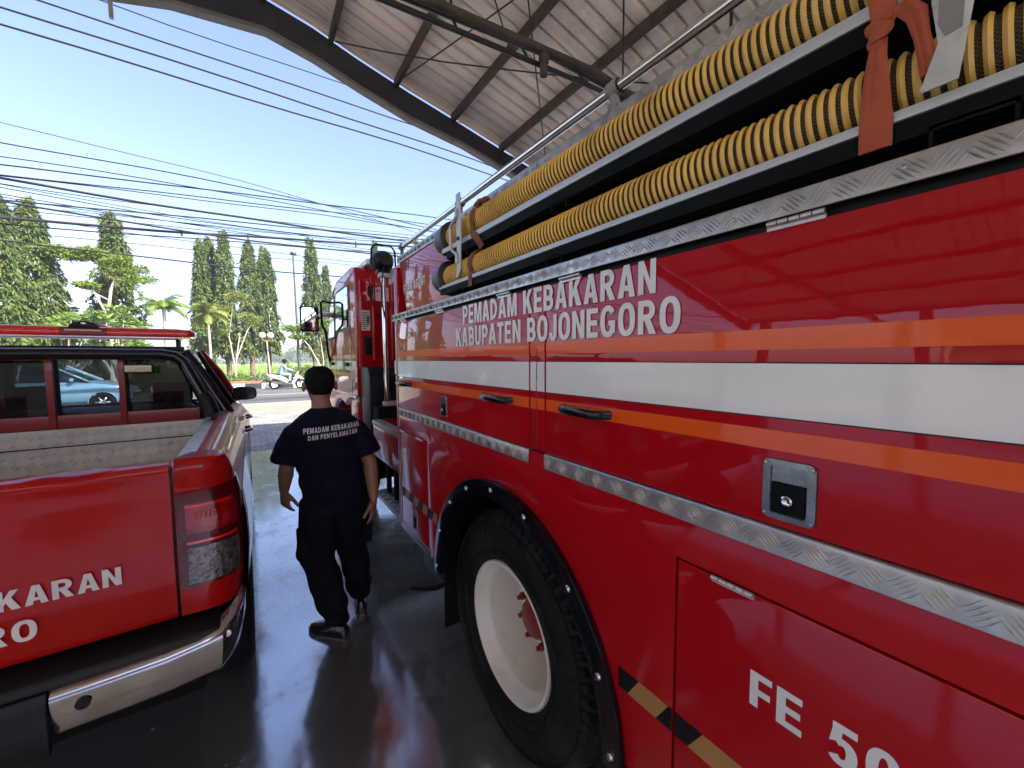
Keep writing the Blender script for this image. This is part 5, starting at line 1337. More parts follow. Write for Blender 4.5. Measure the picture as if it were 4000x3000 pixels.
# shirt
sh = MB()
tor = [(0.755, 0.385, 0.182, 0.122), (0.80, 0.384, 0.178, 0.122), (0.90, 0.380, 0.170, 0.122), (1.0, 0.374, 0.172, 0.118), (1.10, 0.367, 0.182, 0.116), (1.19, 0.360, 0.190, 0.112), (1.26, 0.357, 0.190, 0.104), (1.305, 0.353, 0.172, 0.092), (1.345, 0.348, 0.122, 0.078), (1.368, 0.343, 0.076, 0.066), (1.380, 0.342, 0.066, 0.062)]
sh.loft([ell((x, 2.5 + (0.006 if z > 1.3 else 0.0), z), a, b, 32, 0, 0.85) for z, x, a, b in tor])
sh.tube([(0.245, 2.50, 1.275), (0.195, 2.505, 1.24), (0.162, 2.517, 1.17), (0.142, 2.535, 1.085)], [0.055, 0.066, 0.070, 0.080], 16)
sh.tube([(0.470, 2.50, 1.270), (0.520, 2.496, 1.23), (0.558, 2.483, 1.165), (0.588, 2.468, 1.075)], [0.055, 0.066, 0.070, 0.078], 16)
shm = remesh(sh, 'shirt', 0.008, 9)
# cloth folds: gentle real wrinkles
for v in shm.vertices:
    x, y, z = v.co
    if z < 1.2:
        a = 0.010*math.sin(z*34 + x*22 + 2*math.sin(z*9)) * max(0, 1-abs(z-0.88)/0.22) + 0.007*math.sin(z*55 - x*30)*max(0, 1-abs(z-1.02)/0.12)
        v.co = v.co + v.normal*a
bvh = BVHTree.FromPolygons([v.co.copy() for v in shm.vertices], [tuple(p.vertices) for p in shm.polygons])
localise(shm, mo)
shirt = link('shirt', shm, 'shirt_navy', man)
def drape(p):
    hit = bvh.ray_cast(Vector((p.x, 1.5, p.z)), Vector((0, 1, 0)))
    return Vector((p.x, hit[0].y - 0.0022, p.z)) if hit[0] is not None else p
text_mesh('shirt_print', 'PEMADAM KEBAKARAN', 'shirt_print', shirt, (0.228, 2.3, 1.248), Vector((1, 0, 0.045)), Vector((0.02, 0, 1)), 0.298, 0.029, 0.19, 0.15, drape)
text_mesh('shirt_print', 'DAN PENYELAMATAN', 'shirt_print', shirt, (0.248, 2.3, 1.210), Vector((1, 0, 0.055)), Vector((0.02, 0, 1)), 0.262, 0.027, 0.19, 0.15, drape)
# trousers
tr = MB()
tr.loft([ell((0.383, 2.5, 0.96), 0.150, 0.105, 24), ell((0.383, 2.5, 0.86), 0.165, 0.115, 24), ell((0.383, 2.505, 0.77), 0.168, 0.112, 24)])
for (h, k, a), (r0, r1, r2) in zip(LEG, ((0.108, 0.096, 0.072), (0.108, 0.092, 0.070))):
    h, k, a = Vector(h), Vector(k), Vector(a)
    tr.tube([h, h.lerp(k, 0.5), k, k.lerp(a, 0.5), a + Vector((0, 0, 0.01)), a - Vector((0, 0, 0.015))], [r0, r0*1.02, r1, r1*0.93, r2, r2*1.03], 18)
for x, y, z, s in ((0.203, 2.52, 0.60, -1), (0.577, 2.55, 0.60, 1)):   # thigh pockets
    tr.loft([ell((x, y, z-0.09), 0.026, 0.07, 12, 0, 0.6), ell((x, y, z+0.07), 0.022, 0.068, 12, 0, 0.6)])
trm = remesh(tr, 'trousers', 0.008, 3)
for v in trm.vertices:
    x, y, z = v.co
    if z < 0.7:
        a = 0.011*math.sin(z*48 + x*40)*max(0, 1-abs(z-0.16)/0.14) + 0.009*math.sin(z*30 + x*25 + y*20)*max(0, 1-abs(z-0.45)/0.2)
        v.co = v.co + v.normal*a
localise(trm, mo); link('trousers', trm, 'trouser_navy', man)
# hair cap, slightly larger than the skull, cropped at the nape
hr = MB()
hr.loft([ell((HX, HY+0.026, z), a, b, 24) for z, a, b in ((1.455, 0.052, 0.060), (1.468, 0.060, 0.070), (1.49, 0.0715, 0.084), (1.515, 0.078, 0.092), (1.545, 0.080, 0.097), (1.575, 0.076, 0.092), (1.600, 0.061, 0.075), (1.619, 0.030, 0.040))])
hrm = remesh(hr, 'hair', 0.004, 3)
bmh = bmesh.new(); bmh.from_mesh(hrm)
bmesh.ops.delete(bmh, geom=[v for v in bmh.verts if (v.co.y > HY+0.075 and v.co.z < 1.56) or (v.co.y > HY+0.012 and v.co.z < 1.52)], context='VERTS'); bmh.to_mesh(hrm); bmh.free()
rs_ = random.Random(5)
for v in hrm.vertices: v.co = v.co + v.normal*rs_.uniform(-0.0020, 0.0022)
localise(hrm, mo); link('hair', hrm, 'hair', man)
# shoes
for (ax, ay, az), yawd, lift in (((0.372, 2.475, 0.0), 42, 0.0), ((0.548, 2.665, 0.0), -6, 0.0)):
    sm_ = MB(); ya = R(yawd); f = Vector((-math.sin(ya), math.cos(ya), 0)); s = Vector((math.cos(ya), math.sin(ya), 0))
    rings = []
    for t, w, h in ((-0.075, 0.022, 0.050), (-0.06, 0.034, 0.078), (-0.02, 0.040, 0.092), (0.03, 0.042, 0.085), (0.08, 0.046, 0.066), (0.13, 0.048, 0.054), (0.17, 0.040, 0.044), (0.195, 0.018, 0.032)):
        c = Vector((ax, ay, 0)) + f*t
        rings.append([c + s*w*x_ + Vector((0, 0, h*z_)) for x_, z_ in ((-0.9, 0.0), (-1, 0.18), (-0.98, 0.5), (-0.7, 0.85), (0, 1.0), (0.7, 0.85), (0.98, 0.5), (1, 0.18), (0.9, 0.0))])
    sm_.loft(rings, True, True)
    me_ = remesh(sm_, 'shoe', 0.006, 2)
    localise(me_, mo); so = link('shoe', me_, 'shoe_black', man)

# ================================================================== ROAD USERS
# scooter: local frame, +X forward
sc_ = empty('motor_scooter', (1.72, 25.6, -0.012), 'white motor scooter riding along the far side of the road', 'scooter')
def wheel_small(mb, x, r, w): return mb.lathe([(r*0.62, -w/2), (r*0.9, -w/2), (r, -w*0.2), (r, w*0.2), (r*0.9, w/2), (r*0.62, w/2), (r*0.62, -w/2)], (x, 0, r), 'y', 28)
for x in (-0.62, 0.66):
    w = wheel_small(MB(), x, 0.29, 0.10).build('wheel', 'rubber', sc_, keep=True)
    rm = MB(); rm.lathe([(0.18, -0.03), (0.16, -0.02), (0.16, 0.02), (0.18, 0.03)], (x, 0, 0.29), 'y', 24)
    for k in range(5):
        a = 2*math.pi*k/5; rm.tube([(x, 0, 0.29), (x+0.17*math.cos(a), 0, 0.29+0.17*math.sin(a))], 0.014, 5)
    rm.build('rim', 'alloy', w, keep=True)
b = MB()
def hoop(x, zc, w, h, sq=0.7): return [(x, w*math.copysign(abs(math.cos(t))**sq, math.cos(t)), zc + h*math.copysign(abs(math.sin(t))**sq, math.sin(t))) for t in [2*math.pi*j/14 for j in range(14)]]
b.loft([hoop(-1.0, 0.86, 0.04, 0.03), hoop(-0.92, 0.80, 0.10, 0.07), hoop(-0.6, 0.70, 0.17, 0.13), hoop(-0.25, 0.60, 0.17, 0.16), hoop(-0.05, 0.46, 0.15, 0.15), hoop(0.15, 0.36, 0.15, 0.08), hoop(0.30, 0.38, 0.16, 0.10), hoop(0.42, 0.60, 0.17, 0.20), hoop(0.50, 0.80, 0.16, 0.16), hoop(0.56, 0.92, 0.10, 0.08)])
bo = b.build('fairing', 'scooter_white', sc_, keep=True)
b = MB(); b.loft([hoop(0.30, 0.62, 0.17, 0.02), hoop(0.62, 0.66, 0.12, 0.09), hoop(0.74, 0.60, 0.06, 0.06)]); b.build('front_cowl', 'scooter_white', sc_, keep=True)
b = MB(); b.lathe([(0.30, -0.06), (0.325, 0.0), (0.30, 0.06)], (0.66, 0, 0.29), 'y', 12, True, R(20), R(150)); b.build('mudguard', 'scooter_white', sc_, keep=True)
b = MB(); b.loft([hoop(-0.95, 0.86, 0.07, 0.03), hoop(-0.6, 0.85, 0.13, 0.045), hoop(-0.25, 0.78, 0.13, 0.045), hoop(0.0, 0.72, 0.10, 0.04)]); b.build('seat', 'black_satin', sc_, keep=True)
b = MB(); b.tube([(0.66, 0.05, 0.29), (0.52, 0.05, 0.80)], 0.025, 6); b.tube([(0.66, -0.05, 0.29), (0.52, -0.05, 0.80)], 0.025, 6); b.build('fork', 'black_satin', sc_, keep=True)
b = MB(); b.tube([(0.36, 0.36, 1.0), (0.46, 0.15, 1.02), (0.48, 0, 0.98), (0.46, -0.15, 1.02), (0.36, -0.36, 1.0)], 0.017, 6); b.build('handlebar', 'black_satin', sc_, keep=True)
for s in (1, -1):
    b = MB(); b.tube([(0.44, 0.22*s, 1.03), (0.46, 0.30*s, 1.18)], 0.008, 5); b.ball((0.46, 0.31*s, 1.21), 0.03, 8, 6, 0.035, 0.055); b.build('mirror', 'black_satin', sc_, keep=True)
b = MB(); b.ball((0.70, 0, 0.76), 0.05, 10, 6, 0.06, 0.11); b.build('headlight', 'lens_clear', sc_, keep=True)
b = MB(); b.box(-0.50, -0.05, -0.12, 0.12, 0.24, 0.44); b.tube([(-0.30, -0.16, 0.28), (-0.80, -0.18, 0.42)], [0.03, 0.055], 8); b.build('engine', 'dark_steel', sc_, keep=True, bevel=0.02)
b = MB(); b.box(-1.03, -0.97, -0.09, 0.09, 0.80, 0.88); b.build('tail_lamp', 'lens_red', sc_, keep=True, bevel=0.01)
# rider
rd_ = MB()
rd_.loft([ell((-0.28, 0, 0.84), 0.13, 0.17), ell((-0.27, 0, 1.0), 0.12, 0.15), ell((-0.22, 0, 1.2), 0.125, 0.17), ell((-0.17, 0, 1.33), 0.11, 0.19), ell((-0.14, 0, 1.40), 0.06, 0.08)])
rd_.tube([(-0.13, 0, 1.36), (-0.11, 0, 1.47)], 0.05, 10)
rd_.ball((-0.09, 0, 1.56), 0.085, 14, 10, 0.11, 0.075)
for s in (1, -1):
    rd_.tube([(-0.16, 0.17*s, 1.33), (-0.02, 0.27*s, 1.12), (0.20, 0.30*s, 1.08), (0.36, 0.33*s, 1.02)], [0.06, 0.05, 0.042, 0.032], 10)
    hand(rd_, (0.33, 0.33*s, 1.03), (1, 0, -0.1), (0, 0, -1), s, curl=1.6)
    rd_.tube([(-0.26, 0.09*s, 0.86), (0.14, 0.17*s, 0.82), (0.10, 0.16*s, 0.46)], [0.095, 0.075, 0.05], 10)
    rd_.tube([(0.05, 0.16*s, 0.42), (0.24, 0.17*s, 0.41)], [0.042, 0.036], 8)
rme = remesh(rd_, 'person', 0.012, 3)
# split colour by region: clothes as their own meshes pulled from the same figure
rider = link('person', rme, 'skin'); rider.location = sc_.location
tag(rider, 'helmeted scooter rider in a light blue top and jeans on the road', 'person')
def shell(name, mat, cond, infl):
    bm_ = bmesh.new(); bm_.from_mesh(rme); bm_.normal_update()
    bmesh.ops.delete(bm_, geom=[f for f in bm_.faces if not cond(f.calc_center_median())], context='FACES')
    for v in bm_.verts: v.co = v.co + v.normal*infl
    me_ = bpy.data.meshes.new(name); bm_.to_mesh(me_); bm_.free()
    return link(name, me_, mat, rider)
shell('shirt', 'cloth_blue', lambda c: 0.90 < c.z < 1.40 and c.x < 0.26, 0.012)
shell('trousers', 'cloth_jeans', lambda c: 0.47 < c.z <= 0.92 and c.x < 0.27, 0.012)
shell('shoes', 'black_satin', lambda c: c.z <= 0.46, 0.008)
shell('scarf', 'cloth_maroon', lambda c: 1.33 < c.z < 1.49 and c.x < -0.02 and abs(c.y) < 0.13, 0.022)
hm = MB(); hm.ball((-0.10, 0, 1.585), 0.135, 18, 12, 0.125, 0.12); hm.build('helmet', 'charcoal_paint', rider, keep=True)
vz = MB(); vz.lathe([(0.14, -0.05), (0.146, 0.0), (0.138, 0.05)], (-0.10, 0, 1.56), 'z', 14, True, R(-60), R(60)); vz.build('visor', 'truck_glass', rider, keep=True)

# light blue hatchback on the road, seen through the pickup's rear window
car = empty('hatchback', (-5.35, 18.9, -0.012), 'light blue hatchback on the road seen through the rear window of the pickup', 'car')
W2 = 0.80
prof_c = [(-2.0, 0.42, 0.95), (-1.95, 0.35, 1.05), (-1.6, 0.30, 1.08), (-0.9, 0.28, 1.06), (0.0, 0.28, 1.04), (0.75, 0.28, 1.02), (1.1, 0.28, 0.98), (1.55, 0.28, 0.88), (1.85, 0.32, 0.76), (1.96, 0.38, 0.62)]
rings = []
for x, zb, zt in prof_c:
    k = 1.0 - 0.22*max(0, (abs(x)-1.3)/0.7)**2
    h = zt-zb
    rings.append([(x, W2*k*a, zb + h*b) for a, b in ((0.86, 0), (0.97, 0.12), (1.0, 0.40), (0.985, 0.70), (0.93, 0.93), (0.75, 1.0), (0, 1.015), (-0.75, 1.0), (-0.93, 0.93), (-0.985, 0.70), (-1.0, 0.40), (-0.97, 0.12), (-0.86, 0))])
MB().loft(rings).build('body', 'car_blue', car, keep=True)
gh = []
for x, zt, w in ((-1.92, 1.06, 0.60), (-1.6, 1.40, 0.60), (-1.2, 1.50, 0.60), (-0.3, 1.53, 0.61), (0.15, 1.47, 0.59), (0.55, 1.25, 0.62), (0.95, 1.00, 0.66)):
    gh.append([(x, a*w if b else a*0.74, (zt if b else 0.98)) for a, b in ((1, 0), (1, 1), (0.5, 1), (-0.5, 1), (-1, 1), (-1, 0))])
MB().loft(gh).build('glasshouse', 'car_silver_glass', car, keep=True, bevel=0.03)
rf = MB().loft([[(x, a*0.60, z+0.012*(1-a*a)) for a in (-1, -0.5, 0, 0.5, 1)] for x, z in ((-1.62, 1.415), (-1.2, 1.515), (-0.3, 1.545), (0.12, 1.485))], False, False); rf.build('roof', 'car_blue', car, keep=True)
for s in (1, -1):
    for x0, z0, x1, z1 in ((-1.75, 1.05, -1.5, 1.44), (-0.55, 1.04, -0.5, 1.53), (0.98, 0.99, 0.15, 1.49)):
        MB().tube([(x0, s*0.735, z0), (x1, s*0.605, z1)], 0.035, 6).build('pillar', 'car_blue', car, keep=True)
    for x in (-1.28, 1.28):
        w = MB().lathe([(0.19, -0.09), (0.28, -0.10), (0.305, -0.07), (0.305, 0.07), (0.28, 0.10), (0.19, 0.09)], (x, s*0.72, 0.305), 'y', 36).build('wheel', 'rubber', car, keep=True)
        r2 = MB(); r2.lathe([(0.20, 0.098*s), (0.185, 0.07*s), (0.0, 0.05*s)], (x, s*0.72, 0.305), 'y', 24)
        r2.build('rim_dish', 'dark_steel', w, keep=True)
        r3 = MB()
        for k in range(6):
            a = 2*math.pi*k/6; r3.tube([(x, s*0.80, 0.305), (x+0.19*math.cos(a), s*0.815, 0.305+0.19*math.sin(a))], [0.04, 0.026], 6)
        r3.build('rim_spokes', 'alloy', w, keep=True)
        MB().lathe([(0.33, 0), (0.345, 0.012*s), (0.36, 0.0)], (x, s*0.805, 0.305), 'y', 30, True, R(0), R(180)).build('wheel_arch', 'car_blue', car, keep=True)
        MB().lathe([(0.0, 0.0), (0.33, 0.0)], (x, s*0.798, 0.33), 'y', 30, True, R(-8), R(188)).build('wheel_well', 'black_matte', car, keep=True)
    MB().ball((1.62, s*0.60, 0.74), 0.20, 12, 8, 0.085, 0.13).build('headlight', 'lens_clear', car, keep=True)
    MB().ball((0.62, s*0.86, 1.06), 0.06, 10, 6, 0.07, 0.10).build('wing_mirror', 'car_blue', car, keep=True)
    MB().box(-0.3, -0.12, s*0.795-0.012, s*0.795+0.012, 0.86, 0.89).build('door_handle', 'chrome', car, keep=True, bevel=0.005)
MB().box(1.88, 1.985, -0.45, 0.45, 0.42, 0.55).build('grille', 'black_satin', car, keep=True, bevel=0.02)

# ================================================================== STREET FURNITURE
lp = empty('street_lamp', (2.66, 29.6, 0.1), 'tall dark street lamp standing behind the scooter rider', 'street lamp')
MB().tube([(2.72, 29.6, 0.1), (2.70, 29.6, 3.0), (2.62, 29.6, 8.4)], [0.10, 0.08, 0.05], 10).build('post', 'pole_green', lp)
MB().lathe([(0.0, -0.05), (0.14, -0.03), (0.20, 0.06), (0.17, 0.16), (0.0, 0.20)], (2.64, 29.55, 8.48), 'z', 16).build('lamp_head', 'pole_green', lp)
MB().lathe([(0.16, 0), (0.13, 0.03), (0.13, 0.35), (0.10, 0.4)], (2.72, 29.6, 0.1), 'z', 12).build('post_base', 'pole_green', lp)
gl = empty('globe_lamp', (1.0, 29.9, 0.1), 'short garden lamp with two white globes in front of the tall trees', 'street lamp')
MB().tube([(1.08, 29.9, 0.1), (0.95, 29.9, 2.85)], [0.06, 0.045], 8).build('post', 'bark_pale', gl)
MB().tube([(0.72, 29.9, 3.05), (0.72, 29.9, 2.92), (0.95, 29.9, 2.82), (1.17, 29.9, 2.92), (1.17, 29.9, 3.05)], 0.035, 6).build('arm', 'brick_red', gl)
for x in (0.72, 1.17): MB().ball((x, 29.9, 3.22), 0.19, 16, 12).build('globe', 'globe_white', gl)
# brick planter kerb
pb = empty('brick_planter', (-0.9, 27.6, 0.1), 'low red brick planter edge beside the painted kerb', 'planter')
brk = MB().box(-0.115, 0.115, -0.05, 0.05, 0, 0.07).mesh('brick', bevel=0.008, seg=1); brk.materials.append(MATS['brick_red'])
for r_ in range(4):
    for k in range(12):
        o = bpy.data.objects.new('brick', brk); COL.objects.link(o); o.parent = pb
        o.location = (-1.4 + k*0.24 + (0.12 if r_ % 2 else 0), 0.01*math.sin(k*3+r_), r_*0.08); o.rotation_euler = (0, 0, 0.02*math.sin(k*5+r_*2))

# ================================================================== VEGETATION
def leaf_cloud(pos, dirs, L, Wd, rng, fold=0.25, two=True):
    """pos (n,3) leaf bases, dirs (n,3) unit axes -> verts, faces of folded lance leaves"""
    n = len(pos)
    rnd = rng.normal(size=(n, 3)); side = np.cross(dirs, rnd); side /= np.linalg.norm(side, axis=1)[:, None] + 1e-9
    nrm = np.cross(side, dirs)
    L = L*(0.7 + 0.6*rng.random(n))[:, None]; Wd = Wd*(0.7 + 0.6*rng.random(n))[:, None]
    mid = pos + dirs*L*0.45
    a = pos; b = mid + side*Wd*0.5 + nrm*Wd*fold; c = pos + dirs*L - nrm*L*0.12; d = mid - side*Wd*0.5 + nrm*Wd*fold
    v = np.stack([a, b, c, d], 1).reshape(-1, 3)
    i = np.arange(n)*4
    f = np.stack([np.stack([i, i+1, i+2], 1), np.stack([i, i+2, i+3], 1)], 1).reshape(-1, 3)
    return v, f
def leaf_obj(name, v, f, mat, parent):
    me = bpy.data.meshes.new(name)
    me.vertices.add(len(v)); me.vertices.foreach_set('co', v.astype(np.float32).ravel())
    me.loops.add(len(f)*3); me.loops.foreach_set('vertex_index', f.astype(np.int32).ravel())
    me.polygons.add(len(f)); me.polygons.foreach_set('loop_start', (np.arange(len(f))*3).astype(np.int32)); me.polygons.foreach_set('loop_total', np.full(len(f), 3, np.int32))
    me.update(calc_edges=True); me.validate()
    return link(name, me, mat, parent)
def norm(a): return a/(np.linalg.norm(a, axis=1)[:, None] + 1e-9)
def ashoka(x, y, ztop, hw, zbot, label, seed, n=5200, group='tall columnar trees across the road', bark='bark'):
    rng = np.random.default_rng(seed)
    t = empty('columnar_tree', (x, y, 0.1), label, 'tree', group)
    tr_ = MB(); lean = rng.uniform(-0.15, 0.15)
    tr_.tube([(0, 0, -0.1), (lean*0.2, 0, zbot*0.6), (lean*0.5, 0, (ztop+zbot)/2), (lean, 0, ztop-0.5)], [0.17, 0.14, 0.09, 0.02], 8); tr_.build('trunk', bark, t, keep=True)
    H = ztop - 0.1
    # hanging branchlets: each a clump of pendant leaves
    nb = n//20
    zt = zbot-0.3 + (H-zbot+0.3)*(1-rng.random(nb)**0.85*0.985) ; zt = zbot-0.2 + (H-zbot+0.2)*rng.random(nb)
    u = (H - zt)/(H - zbot + 0.2)
    rad = hw*np.clip(0.10 + 1.0*np.power(u, 0.62), 0, 1.05)*(0.85 + 0.15*np.sin(zt*4.1+seed) + 0.10*np.sin(zt*9.7))
    az = rng.random(nb)*2*math.pi
    P, D = [], []
    for k in range(nb):
        wob = math.sin(az[k]*2+zt[k]*1.9+seed)*math.sin(zt[k]*2.7+seed*1.7) + 0.6*math.sin(az[k]*5+zt[k]*4.3+seed)
        if wob < -0.75 and rng.random() < 0.8: continue
        rr_ = rad[k]*(0.55 + 0.5*rng.random())*(1.0 + 0.20*wob); ln = 0.45 + 0.55*rng.random()
        c, s = math.cos(az[k]), math.sin(az[k])
        q = rng.random(26)
        px = c*rr_*(0.55+0.45*np.sqrt(q)); py = s*rr_*(0.55+0.45*np.sqrt(q)); pz = zt[k] - ln*q**1.4
        sp = 0.05
        P.append(np.stack([px, py, pz], 1) + rng.normal(size=(26, 3))*sp)
        D.append(np.stack([c*0.45 + rng.normal(size=26)*0.35, s*0.45 + rng.normal(size=26)*0.35, -0.85 + rng.normal(size=26)*0.25], 1))
    P = np.concatenate(P); D = norm(np.concatenate(D))
    v, f = leaf_cloud(P, D, 0.27, 0.085, rng)
    v[:, 0] += lean*np.clip(v[:, 2]/max(ztop, 1), 0, 1)
    leaf_obj('crown', v, f, 'leaf_ashoka', t)
    # twigs
    tw = MB()
    for k in range(0, nb, 6):
        c, s = math.cos(az[k]), math.sin(az[k]); z = zt[k]
        tw.tube([(lean*z/ztop, 0, z+0.05), (c*rad[k]*0.7, s*rad[k]*0.7, z+0.05)], [0.02, 0.008], 4)
    stuff(tw.build('twigs', bark, t, keep=True))
    return t
ashoka(-8.95, 27.4, 9.25, 1.15, 1.6, 'tall columnar tree at the far left edge of the picture', 11, 8000)
ashoka(-8.30, 28.3, 9.35, 1.35, 1.4, 'tall columnar tree second from the left, crown widening downward behind shrubs', 12, 9000)
ashoka(-6.05, 30.2, 9.85, 1.35, 1.5, 'tall columnar tree right of the spreading lime green branch', 13, 8500)
ashoka(-2.55, 33.0, 9.75 , 0.75, 2.5, 'left tree of the close cluster of three columnar trees', 14, 5200)
ashoka(-2.10, 34.0, 10.1, 0.82, 2.5, 'middle tree of the close cluster of three columnar trees', 15, 5200)
ashoka(-1.20, 33.0, 10.4, 0.9, 2.5, 'right and tallest tree of the close cluster of three columnar trees', 16, 6500)
ashoka(0.12, 33.0, 9.85, 1.05, 2.5, 'left tree of the columnar pair behind the globe lamp', 17, 7000)
ashoka(1.18, 33.2, 9.7, 1.0, 2.5, 'right tree of the columnar pair behind the globe lamp', 18, 7000)
ashoka(4.10, 33.0, 10.7, 1.0, 2.4, 'tall columnar tree between the street lamp and the truck mirror', 19, 7500)
ashoka(5.40, 35.0, 9.3, 0.75, 1.7, 'shorter columnar tree just behind the truck cab', 20, 4500)
ashoka(9.45, 36.0, 12.2, 0.95, 1.7, 'columnar tree showing its top above the truck cab roof', 21, 6000)
ashoka(13.40, 36.0, 12.9, 1.0, 1.7, 'columnar tree showing its top behind the truck guard rail', 22, 6000)

def spread_tree(x, y, label, limbs, clumps, mat, seed, leafL=0.16, leafW=0.06, per=260, flat=0.35, bark='bark_pale', name='spreading_tree', group=None, droop=0.0):
    """limbs: list of point lists (local); clumps: (x,y,z,rx,rz)"""
    rng = np.random.default_rng(seed)
    t = empty(name, (x, y, 0.1), label, 'tree', group)
    tk = MB()
    for pts, r0, r1 in limbs:
        k = len(pts); tk.tube(pts, [r0 + (r1-r0)*i/(k-1) for i in range(k)], 7)
    tk.build('trunk', bark, t, keep=True)
    P, D = [], []
    for cx, cy, cz, rx, rz in clumps:
        m_ = int(per*rx*rx*1.6) + 40
        g = rng.normal(size=(m_, 3)); g = norm(g)*(rng.random(m_)**0.45)[:, None]
        p = np.stack([cx + g[:, 0]*rx, cy + g[:, 1]*rx*0.8, cz + g[:, 2]*rz], 1)
        d = norm(np.stack([g[:, 0] + rng.normal(size=m_)*0.5, g[:, 1] + rng.normal(size=m_)*0.5, rng.normal(size=m_)*flat - droop], 1))
        P.append(p); D.append(d)
    v, f = leaf_cloud(np.concatenate(P), np.concatenate(D), leafL, leafW, rng)
    leaf_obj('crown', v, f, mat, t)
    return t
rng0 = random.Random(9)
def clump_line(pts, n, rx, rz, jit, rnd):
    o = []
    for k in range(n):
        t = rnd.random()*(len(pts)-1); i = min(int(t), len(pts)-2); f = t-i
        a, b = pts[i], pts[i+1]
        s = 0.65 + 0.7*rnd.random()
        o.append((a[0]*(1-f)+b[0]*f + rnd.uniform(-jit, jit), a[1]*(1-f)+b[1]*f + rnd.uniform(-jit, jit), a[2]*(1-f)+b[2]*f + rnd.uniform(-jit, jit)*0.5, rx*s, rz*s))
    return o
spread_tree(-5.9, 28.0, 'spreading tree with feathery lime green branches between the columnar trees', [([(0, 0, 0), (0.1, 0, 2.2), (0.0, 0, 3.8), (0.2, 0, 5.2), (0.6, 0, 6.4)], 0.12, 0.04), ([(0.0, 0, 3.8), (-0.5, 0, 5.2), (-1.2, 0, 6.5)], 0.06, 0.02), ([(0.1, 0, 4.6), (-0.5, 0, 5.0), (-1.1, 0, 5.4)], 0.03, 0.01), ([(0.3, 0, 5.6), (1.1, 0.2, 6.2)], 0.03, 0.01)],
            clump_line([(-2.1, 0, 6.75), (-1.0, 0, 6.75), (0.2, 0, 6.9), (1.2, 0, 6.3)], 34, 0.42, 0.16, 0.30, rng0) + clump_line([(-1.3, 0, 5.45), (-0.4, 0, 5.2)], 7, 0.32, 0.12, 0.14, rng0) + clump_line([(0.1, 0, 6.4), (1.3, 0, 5.7)], 14, 0.4, 0.18, 0.3, rng0), 'leaf_lime', 31, 0.20, 0.06, 330)
spread_tree(-0.80, 29.6, 'slender tree with feathery yellow green foliage before the cluster of three', [([(0, 0, 0), (0.1, 0, 1.6), (0.35, 0, 3.2)], 0.06, 0.025), ([(0.1, 0, 1.6), (0.75, 0, 3.4), (1.2, 0, 4.2)], 0.045, 0.015), ([(0.0, 0, 1.2), (-0.2, 0, 3.0), (0.1, 0, 5.2)], 0.045, 0.012)],
            clump_line([(-0.7, 0, 4.2), (0.2, 0, 5.7), (0.4, 0, 5.2)], 14, 0.36, 0.18, 0.28, rng0) + clump_line([(0.6, 0, 4.2), (1.35, 0, 3.9)], 10, 0.36, 0.18, 0.25, rng0) + clump_line([(-0.6, 0, 3.2), (-0.1, 0, 3.6)], 5, 0.3, 0.15, 0.2, rng0), 'leaf_palm_yellow', 32, 0.20, 0.045, 210)
spread_tree(3.85, 28.9, 'pale trunked small tree with flat green branches beside the truck mirror', [([(0.2, 0, 0), (0.0, 0, 1.2), (-0.55, 0, 2.4), (-1.1, 0, 3.1)], 0.07, 0.02), ([(0.2, 0, 0), (0.25, 0, 1.5), (0.1, 0, 3.0)], 0.06, 0.02), ([(0.22, 0, 0.6), (0.7, 0, 2.0), (1.2, 0, 3.4)], 0.05, 0.015)],
            clump_line([(-1.7, 0, 3.5), (-0.6, 0, 3.7), (0.6, 0, 4.0), (1.8, 0, 4.2)], 30, 0.38, 0.16, 0.32, rng0) + clump_line([(-1.5, 0, 2.95), (-0.9, 0, 3.0)], 5, 0.3, 0.12, 0.1, rng0), 'leaf_broad', 33, 0.22, 0.075, 230)
